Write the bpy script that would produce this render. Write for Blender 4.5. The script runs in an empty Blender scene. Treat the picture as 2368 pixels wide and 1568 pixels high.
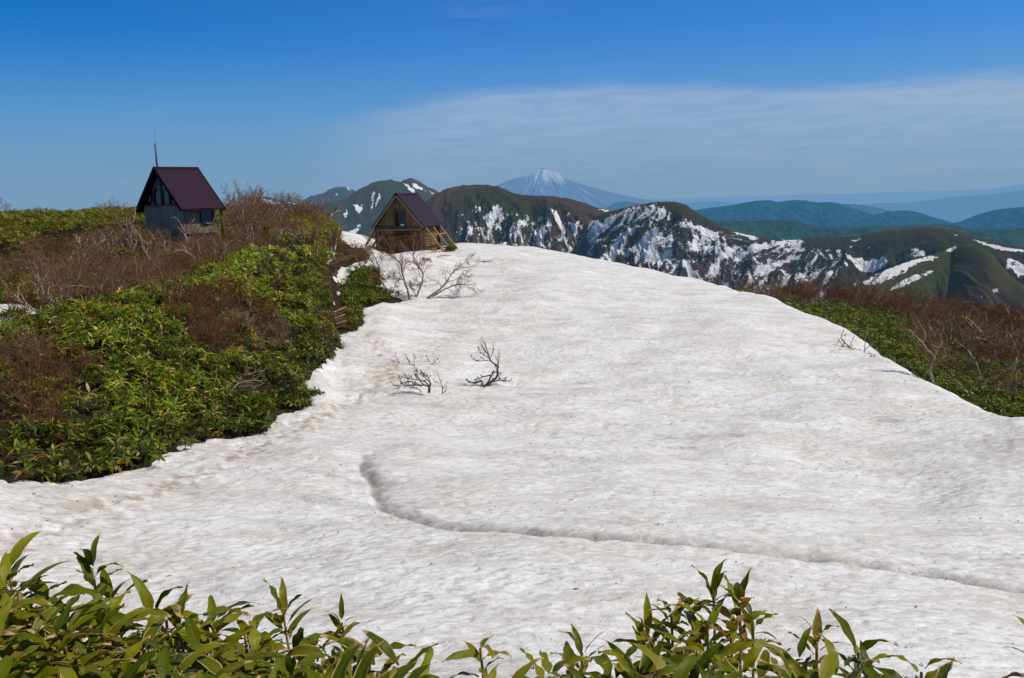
import bpy, math, random
import numpy as np
from mathutils import Vector, Matrix

R_ = math.radians
rng = np.random.default_rng(7)
random.seed(7)
scene = bpy.context.scene
COL = scene.collection

# ------------------------------------------------------------------ camera model (metres; eye at the origin)
W, H, F = 2367.0, 1568.0, 1964.8
PITCH, ROLL = R_(9.5), R_(1.8)
r0 = np.array([1., 0, 0]); f0 = np.array([0, math.cos(PITCH), -math.sin(PITCH)]); u0 = np.array([0, math.sin(PITCH), math.cos(PITCH)])
CU = u0 * math.cos(ROLL) + r0 * math.sin(ROLL)
CR = r0 * math.cos(ROLL) - u0 * math.sin(ROLL)
CF = f0

def ray(dx, dy):
    d = CF * F + CR * (dx - W / 2) - CU * (dy - H / 2)
    return d / math.hypot(d[0], d[1])
def azel(dx, dy):
    d = ray(dx, dy)
    return math.atan2(d[0], d[1]), d[2]
def at(dx, dy, r):
    return ray(dx, dy) * r
def proj(P):
    P = np.asarray(P, float)
    a = P @ CF
    a = np.where(np.abs(a) < 1e-3, 1e-3, a)
    return W / 2 + F * (P @ CR) / a, H / 2 - F * (P @ CU) / a

cam = bpy.data.cameras.new('camera'); co = bpy.data.objects.new('camera', cam); COL.objects.link(co)
cam.sensor_width = 36; cam.lens = F / W * 36; cam.clip_start = 0.1; cam.clip_end = 200000
m = Matrix(((CR[0], CU[0], -CF[0], 0), (CR[1], CU[1], -CF[1], 0), (CR[2], CU[2], -CF[2], 0), (0, 0, 0, 1)))
co.matrix_world = m
scene.camera = co

# ------------------------------------------------------------------ small numeric helpers
def hash2(ix, iy, s):
    h = (ix.astype(np.int64) * 374761393 + iy.astype(np.int64) * 668265263 + s * 1442695041) & 0x7fffffff
    h = ((h ^ (h >> 13)) * 1274126177) & 0x7fffffff
    return (h ^ (h >> 16)) & 0x7fffffff
def noise2(x, y, s=0):
    x = np.asarray(x, float); y = np.asarray(y, float)
    ix = np.floor(x); iy = np.floor(y); fx = x - ix; fy = y - iy
    ux = fx * fx * fx * (fx * (fx * 6 - 15) + 10); uy = fy * fy * fy * (fy * (fy * 6 - 15) + 10)
    def g(a, b):
        an = hash2(ix + a, iy + b, s) * (2 * math.pi / 0x7fffffff)
        return np.cos(an) * (fx - a) + np.sin(an) * (fy - b)
    n0 = g(0, 0) * (1 - ux) + g(1, 0) * ux
    n1 = g(0, 1) * (1 - ux) + g(1, 1) * ux
    return (n0 * (1 - uy) + n1 * uy) * 1.5
def fbm(x, y, o=4, s=0, gain=.5):
    a, t, f = 1., 0., 1.
    for k in range(o):
        t = t + a * noise2(x * f + 17.3 * k, y * f - 9.1 * k, s + k); a *= gain; f *= 2.03
    return t
def ridged(x, y, o=4, s=0):
    a, t, f = 1., 0., 1.
    for k in range(o):
        t = t + a * (1 - np.abs(noise2(x * f + 5.3 * k, y * f + 3.1 * k, s + k)) * 2); a *= .5; f *= 2.1
    return t / 1.9
def sstep(a, b, x):
    t = np.clip((x - a) / (b - a), 0, 1); return t * t * (3 - 2 * t)
def pchip(xk, yk, x):
    xk = np.asarray(xk, float); yk = np.asarray(yk, float)
    h = np.diff(xk); d = np.diff(yk) / h
    mm = np.zeros_like(yk)
    for i in range(1, len(xk) - 1):
        if d[i - 1] * d[i] > 0:
            w1 = 2 * h[i] + h[i - 1]; w2 = h[i] + 2 * h[i - 1]
            mm[i] = (w1 + w2) / (w1 / d[i - 1] + w2 / d[i])
    mm[0] = d[0]; mm[-1] = d[-1]
    i = np.clip(np.searchsorted(xk, x) - 1, 0, len(h) - 1)
    t = np.clip((x - xk[i]) / h[i], -.2, 1.2)
    return ((2 * t**3 - 3 * t**2 + 1) * yk[i] + (t**3 - 2 * t**2 + t) * h[i] * mm[i] + (-2 * t**3 + 3 * t**2) * yk[i + 1] + (t**3 - t**2) * h[i] * mm[i + 1])
def inpoly(px, py, poly):
    px = np.asarray(px, float); py = np.asarray(py, float)
    c = np.zeros(px.shape, bool)
    n = len(poly)
    for i in range(n):
        x1, y1 = poly[i]; x2, y2 = poly[(i + 1) % n]
        if y1 == y2: continue
        c ^= ((y1 > py) != (y2 > py)) & (px < (x2 - x1) * (py - y1) / (y2 - y1) + x1)
    return c
def segdist(px, py, pts, closed=False):
    best = np.full(np.shape(px), 1e9); n = len(pts)
    for i in range(n if closed else n - 1):
        ax, ay = pts[i][:2]; bx, by = pts[(i + 1) % n][:2]
        vx, vy = bx - ax, by - ay; L2 = vx * vx + vy * vy + 1e-9
        t = np.clip(((px - ax) * vx + (py - ay) * vy) / L2, 0, 1)
        best = np.minimum(best, np.hypot(px - ax - t * vx, py - ay - t * vy))
    return best

# ------------------------------------------------------------------ object helpers
def tag(o, label=None, cat=None, group=None, kind=None):
    if label: o['label'] = label
    if cat: o['category'] = cat
    if group: o['group'] = group
    if kind: o['kind'] = kind
    return o
def empty(name, loc=(0, 0, 0), rz=0, label=None, cat=None, group=None):
    o = bpy.data.objects.new(name, None); COL.objects.link(o)
    o.location = loc; o.rotation_euler = (0, 0, rz); o.empty_display_size = .3
    return tag(o, label, cat, group)
def mesh_np(name, V, faces, mat, parent=None, attrs=None, smooth=True, uv=None, fmat=None):
    """faces: list of int arrays (n,k)"""
    me = bpy.data.meshes.new(name)
    V = np.asarray(V, np.float32)
    faces = [np.asarray(f, np.int32) for f in faces if len(f)]
    nl = sum(f.size for f in faces); nf = sum(len(f) for f in faces)
    me.vertices.add(len(V)); me.vertices.foreach_set('co', V.ravel())
    me.loops.add(nl); me.polygons.add(nf)
    li = np.concatenate([f.ravel() for f in faces])
    tot = np.concatenate([np.full(len(f), f.shape[1], np.int32) for f in faces])
    st = np.concatenate([[0], np.cumsum(tot)[:-1]]).astype(np.int32)
    me.loops.foreach_set('vertex_index', li)
    me.polygons.foreach_set('loop_start', st)
    me.polygons.foreach_set('loop_total', tot)
    if smooth: me.polygons.foreach_set('use_smooth', np.ones(nf, bool))
    if attrs:
        for k, a in attrs.items():
            a = np.asarray(a, np.float32)
            if a.ndim == 2:
                at_ = me.attributes.new(k, 'FLOAT_COLOR', 'POINT')
                if a.shape[1] == 3: a = np.concatenate([a, np.ones((len(a), 1), np.float32)], 1)
                at_.data.foreach_set('color', a.ravel())
            else:
                at_ = me.attributes.new(k, 'FLOAT', 'POINT'); at_.data.foreach_set('value', a)
    if uv is not None:
        ul = me.uv_layers.new(name='UVMap')
        ul.data.foreach_set('uv', np.asarray(uv, np.float32)[li].ravel())
    me.update(calc_edges=True); me.validate()
    me.materials.append(mat)
    o = bpy.data.objects.new(name, me); COL.objects.link(o)
    if parent: o.parent = parent
    return o
def copy_tree(o, parent=None):
    c = o.copy(); COL.objects.link(c)
    c.parent = parent
    for ch in list(o.children):
        copy_tree(ch, c)
    return c
def grid_faces(nu, nv):
    i = np.arange(nu * nv).reshape(nu, nv)
    return np.stack([i[:-1, :-1].ravel(), i[1:, :-1].ravel(), i[1:, 1:].ravel(), i[:-1, 1:].ravel()], 1)

class MB:
    """collects boxes, bars and tubes, links them as ONE mesh"""
    def __init__(s): s.V = []; s.F = []; s.n = 0
    def add(s, vs, fs):
        s.V.extend([tuple(v) for v in vs]); s.F.extend([[i + s.n for i in f] for f in fs]); s.n = len(s.V)
    def box(s, c, d, rot=None):
        vs = [Vector((sx * d[0] / 2, sy * d[1] / 2, sz * d[2] / 2)) for sx in (-1, 1) for sy in (-1, 1) for sz in (-1, 1)]
        if rot is not None: vs = [rot @ v for v in vs]
        vs = [v + Vector(c) for v in vs]
        s.add(vs, [(0, 1, 3, 2), (4, 6, 7, 5), (0, 4, 5, 1), (2, 3, 7, 6), (0, 2, 6, 4), (1, 5, 7, 3)])
    def bar(s, a, b, w, h, up=(0, 0, 1)):
        a = Vector(a); b = Vector(b); d = (b - a).normalized(); u = Vector(up)
        x = d.cross(u).normalized(); u = x.cross(d).normalized()
        vs = [p + x * (sx * w / 2) + u * (sz * h / 2) for p in (a, b) for sx in (-1, 1) for sz in (-1, 1)]
        s.add(vs, [(0, 1, 3, 2), (4, 6, 7, 5), (0, 4, 5, 1), (2, 3, 7, 6), (0, 2, 6, 4), (1, 5, 7, 3)])
    def cyl(s, a, b, ra, rb=None, n=10):
        rb = ra if rb is None else rb
        a = Vector(a); b = Vector(b); d = (b - a).normalized()
        x = d.cross(Vector((0, 0, 1)) if abs(d.z) < .9 else Vector((1, 0, 0))).normalized(); y = d.cross(x)
        vs = [p + (x * math.cos(t) + y * math.sin(t)) * rr for p, rr in ((a, ra), (b, rb)) for t in [2 * math.pi * k / n for k in range(n)]]
        fs = [(k, (k + 1) % n, n + (k + 1) % n, n + k) for k in range(n)] + [tuple(range(n - 1, -1, -1)), tuple(range(n, 2 * n))]
        s.add(vs, fs)
    def prism(s, poly, y0, y1):
        """poly in local xz, extruded along y"""
        n = len(poly)
        vs = [(x, y0, z) for x, z in poly] + [(x, y1, z) for x, z in poly]
        fs = [(k, (k + 1) % n, n + (k + 1) % n, n + k) for k in range(n)] + [tuple(range(n - 1, -1, -1)), tuple(range(n, 2 * n))]
        s.add(vs, fs)
    def build(s, name, mat, parent=None, smooth=False, bevel=0):
        me = bpy.data.meshes.new(name); me.from_pydata(s.V, [], s.F)
        import bmesh
        bm = bmesh.new(); bm.from_mesh(me); bmesh.ops.recalc_face_normals(bm, faces=bm.faces)
        if bevel: bmesh.ops.bevel(bm, geom=bm.edges[:], offset=bevel, segments=1, affect='EDGES')
        bm.to_mesh(me); bm.free()
        if smooth:
            for p in me.polygons: p.use_smooth = len(p.vertices) == 4
        me.materials.append(mat)
        o = bpy.data.objects.new(name, me); COL.objects.link(o)
        if parent: o.parent = parent
        return o

# ------------------------------------------------------------------ node helpers
class NT:
    def __init__(s, name):
        s.m = bpy.data.materials.new(name); s.m.use_nodes = True; s.t = s.m.node_tree
        for n in list(s.t.nodes): s.t.nodes.remove(n)
        s.out = s.t.nodes.new('ShaderNodeOutputMaterial')
    def n(s, typ, **kw):
        nd = s.t.nodes.new('ShaderNode' + typ)
        for k, v in kw.items():
            if k.startswith('i_'): nd.inputs[int(k[2:])].default_value = v
            else: setattr(nd, k, v)
        return nd
    def l(s, a, b): s.t.links.new(a, b)
    def put(s, sock, v):
        if isinstance(v, bpy.types.NodeSocket): s.l(v, sock)
        else: sock.default_value = v
    def math(s, op, a, b=0., c=None, clamp=False):
        nd = s.n('Math', operation=op, use_clamp=clamp); s.put(nd.inputs[0], a); s.put(nd.inputs[1], b)
        if c is not None: s.put(nd.inputs[2], c)
        return nd.outputs[0]
    def mix(s, f, a, b, blend='MIX'):
        nd = s.n('Mix', data_type='RGBA', blend_type=blend); s.put(nd.inputs[0], f)
        s.put(nd.inputs[6], a if isinstance(a, bpy.types.NodeSocket) else (*a, 1)); s.put(nd.inputs[7], b if isinstance(b, bpy.types.NodeSocket) else (*b, 1))
        return nd.outputs[2]
    def ramp(s, f, lo, hi, a=0., b=1.):
        nd = s.n('MapRange', interpolation_type='SMOOTHSTEP'); s.put(nd.inputs[0], f); s.put(nd.inputs[1], lo); s.put(nd.inputs[2], hi); s.put(nd.inputs[3], a); s.put(nd.inputs[4], b)
        return nd.outputs[0]
    def attr(s, name):
        return s.n('Attribute', attribute_name=name)
    def pos(s): return s.n('NewGeometry').outputs['Position']
    def objco(s): return s.n('TexCoord').outputs['Object']
    def scale(s, v, sc, rot=(0, 0, 0)):
        nd = s.n('Mapping'); s.l(v, nd.inputs[0]); nd.inputs['Rotation'].default_value = rot; nd.inputs['Scale'].default_value = sc
        return nd.outputs[0]
    def noise(s, v, scale, detail=4., rough=.55, dist=0.):
        nd = s.n('TexNoise'); s.l(v, nd.inputs['Vector']); nd.inputs['Scale'].default_value = scale
        nd.inputs['Detail'].default_value = detail; nd.inputs['Roughness'].default_value = rough; nd.inputs['Distortion'].default_value = dist
        return nd.outputs['Fac']
    def bump(s, h, strength, dist, normal=None):
        nd = s.n('Bump'); nd.inputs['Strength'].default_value = strength; nd.inputs['Distance'].default_value = dist; s.l(h, nd.inputs['Height'])
        if normal is not None: s.l(normal, nd.inputs['Normal'])
        return nd.outputs[0]
    def bsdf(s, col, rough=.6, normal=None, spec=.5, metal=0.):
        nd = s.n('BsdfPrincipled'); s.put(nd.inputs['Base Color'], col if isinstance(col, bpy.types.NodeSocket) else (*col, 1)); s.put(nd.inputs['Roughness'], rough)
        nd.inputs['Specular IOR Level'].default_value = spec; nd.inputs['Metallic'].default_value = metal
        if normal is not None: s.l(normal, nd.inputs['Normal'])
        return nd.outputs[0]
    def done(s, sh): s.l(sh, s.out.inputs[0]); return s.m

HAZE = (0.150, 0.300, 0.500)
def haze_mix(t, sh, fac, col=HAZE):  # aerial haze painted on: an even glow mixed over the surface shader
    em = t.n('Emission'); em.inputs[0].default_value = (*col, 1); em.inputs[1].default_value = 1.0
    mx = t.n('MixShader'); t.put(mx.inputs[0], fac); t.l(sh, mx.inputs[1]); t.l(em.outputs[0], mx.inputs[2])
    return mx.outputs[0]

def simple(name, col, rough=.6, var=.25, scale=6., spec=.3, metal=0., bump=.0):
    t = NT(name); v = t.objco(); n = t.noise(v, scale, 5.)
    a = tuple(c * (1 - var) for c in col); b = tuple(min(1, c * (1 + var)) for c in col)
    c = t.mix(n, a, b)
    nm = t.bump(n, bump, .05) if bump else None
    return t.done(t.bsdf(c, rough, nm, spec, metal))

# ------------------------------------------------------------------ world and sun
SUN_EL = R_(58); SX, SY = 0.985, -0.17
world = bpy.data.worlds.new('World'); scene.world = world; world.use_nodes = True
wt = world.node_tree
for n_ in list(wt.nodes): wt.nodes.remove(n_)
class WT(NT):
    def __init__(s, t): s.t = t
w = WT(wt)
sky = w.n('TexSky'); sky.sky_type = 'NISHITA'; sky.sun_disc = False
sky.sun_elevation = SUN_EL; sky.sun_rotation = math.atan2(SX, SY); sky.altitude = 1500; sky.air_density = 1.0; sky.dust_density = .6; sky.ozone_density = 3.0
geo = w.n('TexCoord').outputs['Generated']
sep = w.n('SeparateXYZ'); w.l(geo, sep.inputs[0])
el = w.math('ARCSINE', sep.outputs[2])
az = w.math('ARCTAN2', sep.outputs[0], sep.outputs[1])
lowf = w.ramp(el, R_(38), R_(14), 0., 1.)
c0 = w.mix(lowf, w.mix(1.0, sky.outputs[0], (.84, .72, .60), 'MULTIPLY'), w.mix(1.0, sky.outputs[0], w.mix(w.ramp(az, R_(-34), R_(4)), (0.06, 0.54, 1.0), (0.20, 0.66, 1.14)), 'MULTIPLY'))
# thin haze layer towards the horizon
hz = w.ramp(el, R_(11.5), R_(0.5), 0., 1.)
hz = w.math('MULTIPLY', w.math('POWER', hz, 1.1), .97)
c1 = w.mix(hz, c0, (1.85, 3.25, 4.95))
# a thin sheet of high cirrus on the right, with streaks
cv = w.n('CombineXYZ'); w.l(az, cv.inputs[0]); w.l(el, cv.inputs[1])
fc = w.n('FloatCurve'); w.l(w.math('MULTIPLY_ADD', az, 1 / 1.4, .5), fc.inputs[1])
cur = fc.mapping.curves[0]
CLOUD_TOP = [(-1400, 390), (-600, 350), (500, 300), (750, 275), (900, 243), (1080, 213), (1280, 192), (1500, 186), (1750, 190), (1950, 193), (2100, 182), (2367, 150), (2800, 120)]
pts = []
for dx, dy in CLOUD_TOP:
    a_, t_ = azel(dx, dy); pts.append((a_ / 1.4 + .5, math.atan(t_) / .5))
while len(cur.points) < len(pts): cur.points.new(0.5, 0.5)
for p_, q_ in zip(cur.points, pts): p_.location = q_; p_.handle_type = 'AUTO'
fc.mapping.update()
top = w.math('MULTIPLY', fc.outputs[0], .5)
n1 = w.noise(w.scale(cv.outputs[0], (4, 34, 1), (0, 0, .06)), 1.0, 5., .6, .4)
n2 = w.noise(w.scale(cv.outputs[0], (2.2, 9, 1)), 1.0, 4., .55)
n3 = w.noise(w.scale(cv.outputs[0], (14, 110, 1), (0, 0, .1)), 1.0, 4., .6, .3)
d_ = w.math('SUBTRACT', w.math('ADD', top, w.math('MULTIPLY', w.math('SUBTRACT', n1, .5), .035)), el)
up = w.ramp(d_, -.006, .016)
dn = w.ramp(d_, .17, .015)
ag = w.ramp(az, azel(650, 300)[0], azel(1050, 250)[0])
body = w.math('MULTIPLY', w.math('MULTIPLY', up, dn), ag)
body = w.math('MULTIPLY', body, w.math('MULTIPLY_ADD', w.ramp(n3, .30, .70), .26, w.math('MULTIPLY_ADD', n2, .95, -.08)))
wisp = w.math('MULTIPLY', w.ramp(n1, .50, .80), w.math('MULTIPLY', w.ramp(n2, .42, .70), .20))
cl = w.math('ADD', w.math('MULTIPLY', body, 1.0), wisp, clamp=True)
c2 = w.mix(cl, c1, (3.7, 4.7, 6.3))
bg = w.n('Background'); w.l(c2, bg.inputs[0]); bg.inputs[1].default_value = .1
wo = w.n('OutputWorld'); w.l(bg.outputs[0], wo.inputs[0])

sl = bpy.data.lights.new('sun', 'SUN'); so = bpy.data.objects.new('sun', sl); COL.objects.link(so)
sl.energy = 3.75; sl.angle = R_(.53); sl.color = (1, .935, .83)
sdir = Vector((SX * math.cos(SUN_EL), SY * math.cos(SUN_EL), math.sin(SUN_EL))).normalized()
so.rotation_euler = sdir.to_track_quat('Z', 'Y').to_euler()
so.location = (60, 10, 90)
scene.view_settings.view_transform = 'Standard'; scene.view_settings.look = 'None'; scene.view_settings.exposure = 0

# ------------------------------------------------------------------ the lie of the land
NEAR = [(.3, -2.2), (2.0, -2.4), (4.5, -3.2), (7.5, -4.5), (13, -5.7)]
FARR = {1720: (664, 100), 1950: (674, 95), 2080: (690, 95), 2250: (712, 92), 2367: (726, 90), 2700: (790, 88), 3100: (850, 86)}
# per direction: six (dy, distance) knots read along the ground, then three (distance, height) beyond
COLS = [
 (-700, [(1180, 18), (960, 26), (820, 34), (760, 48), (640, 70), (515, 105)], [(135, -5), (190, -22), (300, -90)]),
 (-350, [(1150, 18), (950, 26), (790, 34), (737, 48), (620, 70), (505, 105)], [(135, -5), (190, -22), (300, -90)]),
 (0,    [(1105, 20.5), (920, 27.5), (757, 35), (727, 49), (600, 72), (497, 105)], [(135, -5), (190, -22), (300, -90)]),
 (250,  [(1075, 22.5), (880, 29.5), (702, 41), (670, 54), (570, 74), (490, 105)], [(135, -5), (190, -22), (300, -90)]),
 (400,  [(1025, 24.5), (850, 31.5), (645, 47), (628, 57), (560, 75), (485, 105)], [(135, -5), (190, -22), (300, -90)]),
 (560,  [(985, 27), (800, 36), (592, 55), (578, 64), (545, 77), (482, 102)], [(130, -6), (190, -24), (300, -95)]),
 (700,  [(890, 33), (740, 41.5), (560, 64), (540, 71), (515, 80), (492, 96)], [(125, -7), (190, -28), (300, -100)]),
 (780,  [(905, 34), (800, 41), (700, 51.5), (605, 67), (560, 84), (528, 98)], [(125, -8), (190, -30), (300, -100)]),
 (850,  [(900, 34), (760, 45), (690, 55), (606, 72), (580, 82), (548, 100)], [(125, -8), (190, -32), (300, -105)]),
 (960,  [(900, 34), (760, 46), (690, 56), (584, 77), (590, 85), (590, 99)], [(125, -11), (190, -36), (300, -110)]),
 (1070, [(900, 34), (760, 46), (680, 57), (595, 79), (570, 90), (563, 98)], [(120, -9), (180, -40), (300, -120)]),
 (1200, [(900, 34), (760, 46), (665, 59), (606, 76), (581, 89), (572, 97)], [(115, -9), (170, -40), (300, -120)]),
 (1400, [(900, 34), (775, 44), (690, 56), (637, 70), (612, 81), (604, 88)], [(102, -9), (150, -32), (300, -130)]),
 (1600, [(935, 31), (810, 40), (730, 51), (682, 62), (657, 71), (650, 75)], [(88, -9.6), (140, -30), (300, -140)]),
 (1720, [(935, 31), (825, 39), (755, 47), (706, 56), (682, 63), (675, 67)], [(73, -8.9), (100, -13), (300, -120)]),
 (1950, [(1005, 27), (910, 33), (840, 39), (792, 45), (767, 49), (760, 51)], [(57, -10.2), (95, -14.5), (300, -120)]),
 (2080, [(1045, 25.5), (960, 30), (900, 34), (862, 37.5), (846, 39.5), (840, 41)], [(47, -10.6), (95, -15.3), (300, -120)]),
 (2250, [(1085, 23.5), (1020, 27), (970, 30), (943, 32), (934, 33.3), (930, 34.3)], [(40, -11), (92, -16.5), (300, -120)]),
 (2367, [(1095, 23), (1040, 25.5), (1000, 27.5), (977, 29), (969, 30), (965, 31)], [(37, -11), (90, -17.3), (300, -120)]),
 (2700, [(1150, 21), (1100, 23), (1068, 25), (1053, 26), (1048, 27), (1046, 28)], [(34, -11), (88, -18.5), (300, -120)]),
 (3100, [(1200, 20), (1150, 22), (1120, 24), (1105, 25), (1100, 26), (1098, 27)], [(33, -11), (86, -19), (300, -120)]),
]
ka, kr, kz = [], [], []
for dx, kn, far in COLS:
    rr = [p[0] for p in NEAR]; zz = [p[1] for p in NEAR]
    for dy, r in kn:
        d = ray(dx, dy); rr.append(r); zz.append(d[2] * r)
    for k_, (r, z) in enumerate(far):
        if k_ == 1 and dx in FARR: r = FARR[dx][1]; z = ray(dx, FARR[dx][0])[2] * r - 1.0
        rr.append(r); zz.append(z)
    rr.append(500); zz.append(-230)
    ka.append(azel(dx, kn[3][0])[0]); kr.append(rr); kz.append(zz)
ka = np.array(ka); kr = np.array(kr); kz = np.array(kz)
TH = np.arange(R_(-50), R_(52), R_(.12)); NT_ = len(TH)
RR = np.exp(np.arange(math.log(.3), math.log(500), .006)); NR = len(RR)
def smooth_cols(A):
    o = np.stack([pchip(ka, A[:, k], TH) for k in range(A.shape[1])], 1)
    o[TH < ka[0]] = A[0]; o[TH > ka[-1]] = A[-1]
    return o
gr = smooth_cols(kr); gz = smooth_cols(kz)
ZG = np.stack([pchip(gr[i], gz[i], RR) for i in range(NT_)])          # (theta, r)
TG, RG = np.meshgrid(TH, RR, indexing='ij')
XG, YG = RG * np.sin(TG), RG * np.cos(TG)
kern = np.exp(-.5 * (np.arange(-36, 37) / 14.) ** 2); kern /= kern.sum()
ZP = np.pad(ZG, ((36, 36), (0, 0)), mode='edge'); ZB = sum(k * ZP[i:i + NT_] for i, k in enumerate(kern))
bw = sstep(8, 12, RG) * sstep(33, 26, RG) * sstep(R_(7), R_(2), TG)
ZG = ZG * (1 - bw) + ZB * bw
ZG = ZG + .22 * fbm(XG / 7, YG / 7, 3, 3) * sstep(12, 30, RG) * sstep(260, 90, RG)
def Zt(x, y):
    th = np.arctan2(x, y); r = np.hypot(x, y)
    i = np.clip((th - TH[0]) / R_(.12), 0, NT_ - 1.001); j = np.clip((np.log(np.maximum(r, .31)) - math.log(.3)) / .006, 0, NR - 1.001)
    i0 = np.floor(i).astype(int); j0 = np.floor(j).astype(int); a = i - i0; b = j - j0
    return (ZG[i0, j0] * (1 - a) * (1 - b) + ZG[i0 + 1, j0] * a * (1 - b) + ZG[i0, j0 + 1] * (1 - a) * b + ZG[i0 + 1, j0 + 1] * a * b)
def hit(dx, dy, rmin=5., rmax=200.):
    d = ray(dx, dy); r = np.exp(np.arange(math.log(rmin), math.log(rmax), .002))
    z = Zt(d[0] * r, d[1] * r); k = np.argmax(z >= d[2] * r)
    if z[k] < d[2] * r[k]: k = np.argmin(d[2] * r - z)
    return np.array([d[0] * r[k], d[1] * r[k], z[k]])
def xy_at(dx, r, dy=600):
    a = azel(dx, dy)[0]; return np.array([r * math.sin(a), r * math.cos(a)])

# snow outline in plan (metres)
left_edge = [hit(*p)[:2] for p in [(-500, 1165), (-200, 1130), (0, 1106), (120, 1102), (230, 1080), (330, 1064), (420, 1018), (500, 1000), (590, 988), (640, 945), (700, 925), (694, 875), (735, 838), (778, 792)]]
left_edge += [hit(*p)[:2] for p in [(772, 762), (764, 705), (776, 660), (768, 632), (752, 622), (800, 606), (838, 600)]]
left_edge += [xy_at(845, 76), xy_at(842, 84), xy_at(790, 86), xy_at(785, 92), xy_at(800, 112)]
right_edge = [xy_at(1100, 116), xy_at(1400, 104), xy_at(1600, 90)] + [xy_at(dx, r) for dx, r in [(1720, 71.5), (1850, 60.5), (1950, 53), (2080, 42.3), (2250, 35.8), (2367, 32.4), (2700, 29.5), (3200, 28)]]
near_edge = [np.array([20., 3.]), np.array([5., 2.5]), xy_at(2367, 4.3, 1400), xy_at(1900, 4.5, 1400), xy_at(1500, 4.5, 1400), xy_at(1000, 4.6, 1400), xy_at(500, 4.9, 1400), xy_at(0, 5.2, 1300), xy_at(-500, 5.6, 1300), np.array([-16., 5.])]
SNOW = [tuple(p) for p in left_edge + right_edge + near_edge]
HOLLOW = [tuple(xy_at(62, 45)), tuple(xy_at(80, 49)), tuple(xy_at(62, 54)), tuple(xy_at(20, 54)), tuple(xy_at(-200, 54)), tuple(xy_at(-220, 41)), tuple(xy_at(0, 38)), tuple(xy_at(60, 40))]
HOLLOW_OLD = [tuple(hit(*p, rmin=37)[:2]) for p in [(-260, 745), (-100, 735), (0, 730), (40, 712), (62, 712), (75, 735), (130, 742)]] + [tuple(xy_at(100, 41)), tuple(xy_at(-300, 40))]
ISLES = [[tuple(hit(*p)[:2]) for p in pl] for pl in [
    [(772, 765), (820, 757), (838, 722), (800, 712), (775, 700)],
    [(775, 702), (800, 655), (850, 660), (925, 690), (900, 694), (838, 702), (815, 720)],
    [(805, 650), (815, 625), (850, 620), (880, 640), (872, 657), (840, 655)]]]
def snow_sd(x, y):
    def sd(poly):
        d = segdist(x, y, poly, True); return np.where(inpoly(x, y, poly), d, -d)
    s = sd(SNOW)
    for p in ISLES: s = np.minimum(s, -sd(p))
    return np.maximum(s, sd(HOLLOW))

VEG = .6
# coarse ground sheet
gi = slice(None, None, 3); gj = slice(None, None, 3)
gx, gy, gz_ = XG[gi, gj], YG[gi, gj], ZG[gi, gj]
sdg = snow_sd(gx, gy)
gz_ = gz_ - VEG * sstep(.1, -2.4, sdg) * sstep(1.5, 6, np.hypot(gx, gy)) - .45 * sstep(-.1, .7, sdg) - .03
gz_ = gz_ + .12 * fbm(gx / 1.3, gy / 1.3, 3, 31)
t = NT('soil'); p_ = t.pos(); n_a = t.noise(p_, .35, 6.); n_b = t.noise(p_, 3.5, 5.)
c = t.mix(n_a, (.016, .010, .006), (.044, .026, .014)); c = t.mix(t.ramp(n_b, .5, .75), c, (.05, .055, .016))
M_soil = t.done(t.bsdf(c, .95, t.bump(n_b, .6, .1), .1))
nu, nv = gx.shape
o = mesh_np('ground', np.stack([gx, gy, gz_], -1).reshape(-1, 3), [grid_faces(nu, nv)], M_soil)
tag(o, 'dark brown earth of the ridge under the bamboo grass and shrubs', 'ground', kind='structure')

# snow sheet
jr0 = np.searchsorted(RR, 3.2); jr1 = np.searchsorted(RR, 150)
ia0 = np.searchsorted(TH, R_(-46)); ia1 = np.searchsorted(TH, R_(46))
sx, sy, sz = XG[ia0:ia1, jr0:jr1], YG[ia0:ia1, jr0:jr1], ZG[ia0:ia1, jr0:jr1]
sr = np.hypot(sx, sy)
sd0 = snow_sd(sx, sy); sdn = sd0 + .40 * fbm(sx / 2.2, sy / 2.2, 4, 21) + .16 * fbm(sx / .4, sy / .4, 3, 22)
relief = .10 * fbm(sx / 5., sy / 5., 3, 41)
wx = sx * .92 - sy * .38; wy = sx * .38 + sy * .92
cups = ridged(wx / .85 + .25 * fbm(sx, sy, 2, 5), wy / .55, 3, 51)
cups2 = fbm(wx / .38, wy / .26, 2, 57)
amp = .5 + .5 * sstep(-.3, .5, fbm(sx / 6, sy / 6, 2, 61))
relief = relief + (.046 * (cups - .4) + .020 * cups2) * amp * sstep(0, .6, sdn + .3)
# the melt furrow with its dirty bank, and the trodden line along the left edge
FUR = [hit(*p)[:2] for p in [(845, 1052), (835, 1085), (865, 1130), (880, 1165), (915, 1200), (990, 1222), (1100, 1232), (1230, 1243), (1330, 1252), (1480, 1262), (1640, 1272), (1800, 1288), (1950, 1302), (2080, 1320), (2220, 1345), (2367, 1368), (2700, 1430)]]
wob = .09 * fbm(sx / .8, sy / .8, 3, 71)
df = segdist(sx + wob, sy + wob, FUR)
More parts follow.
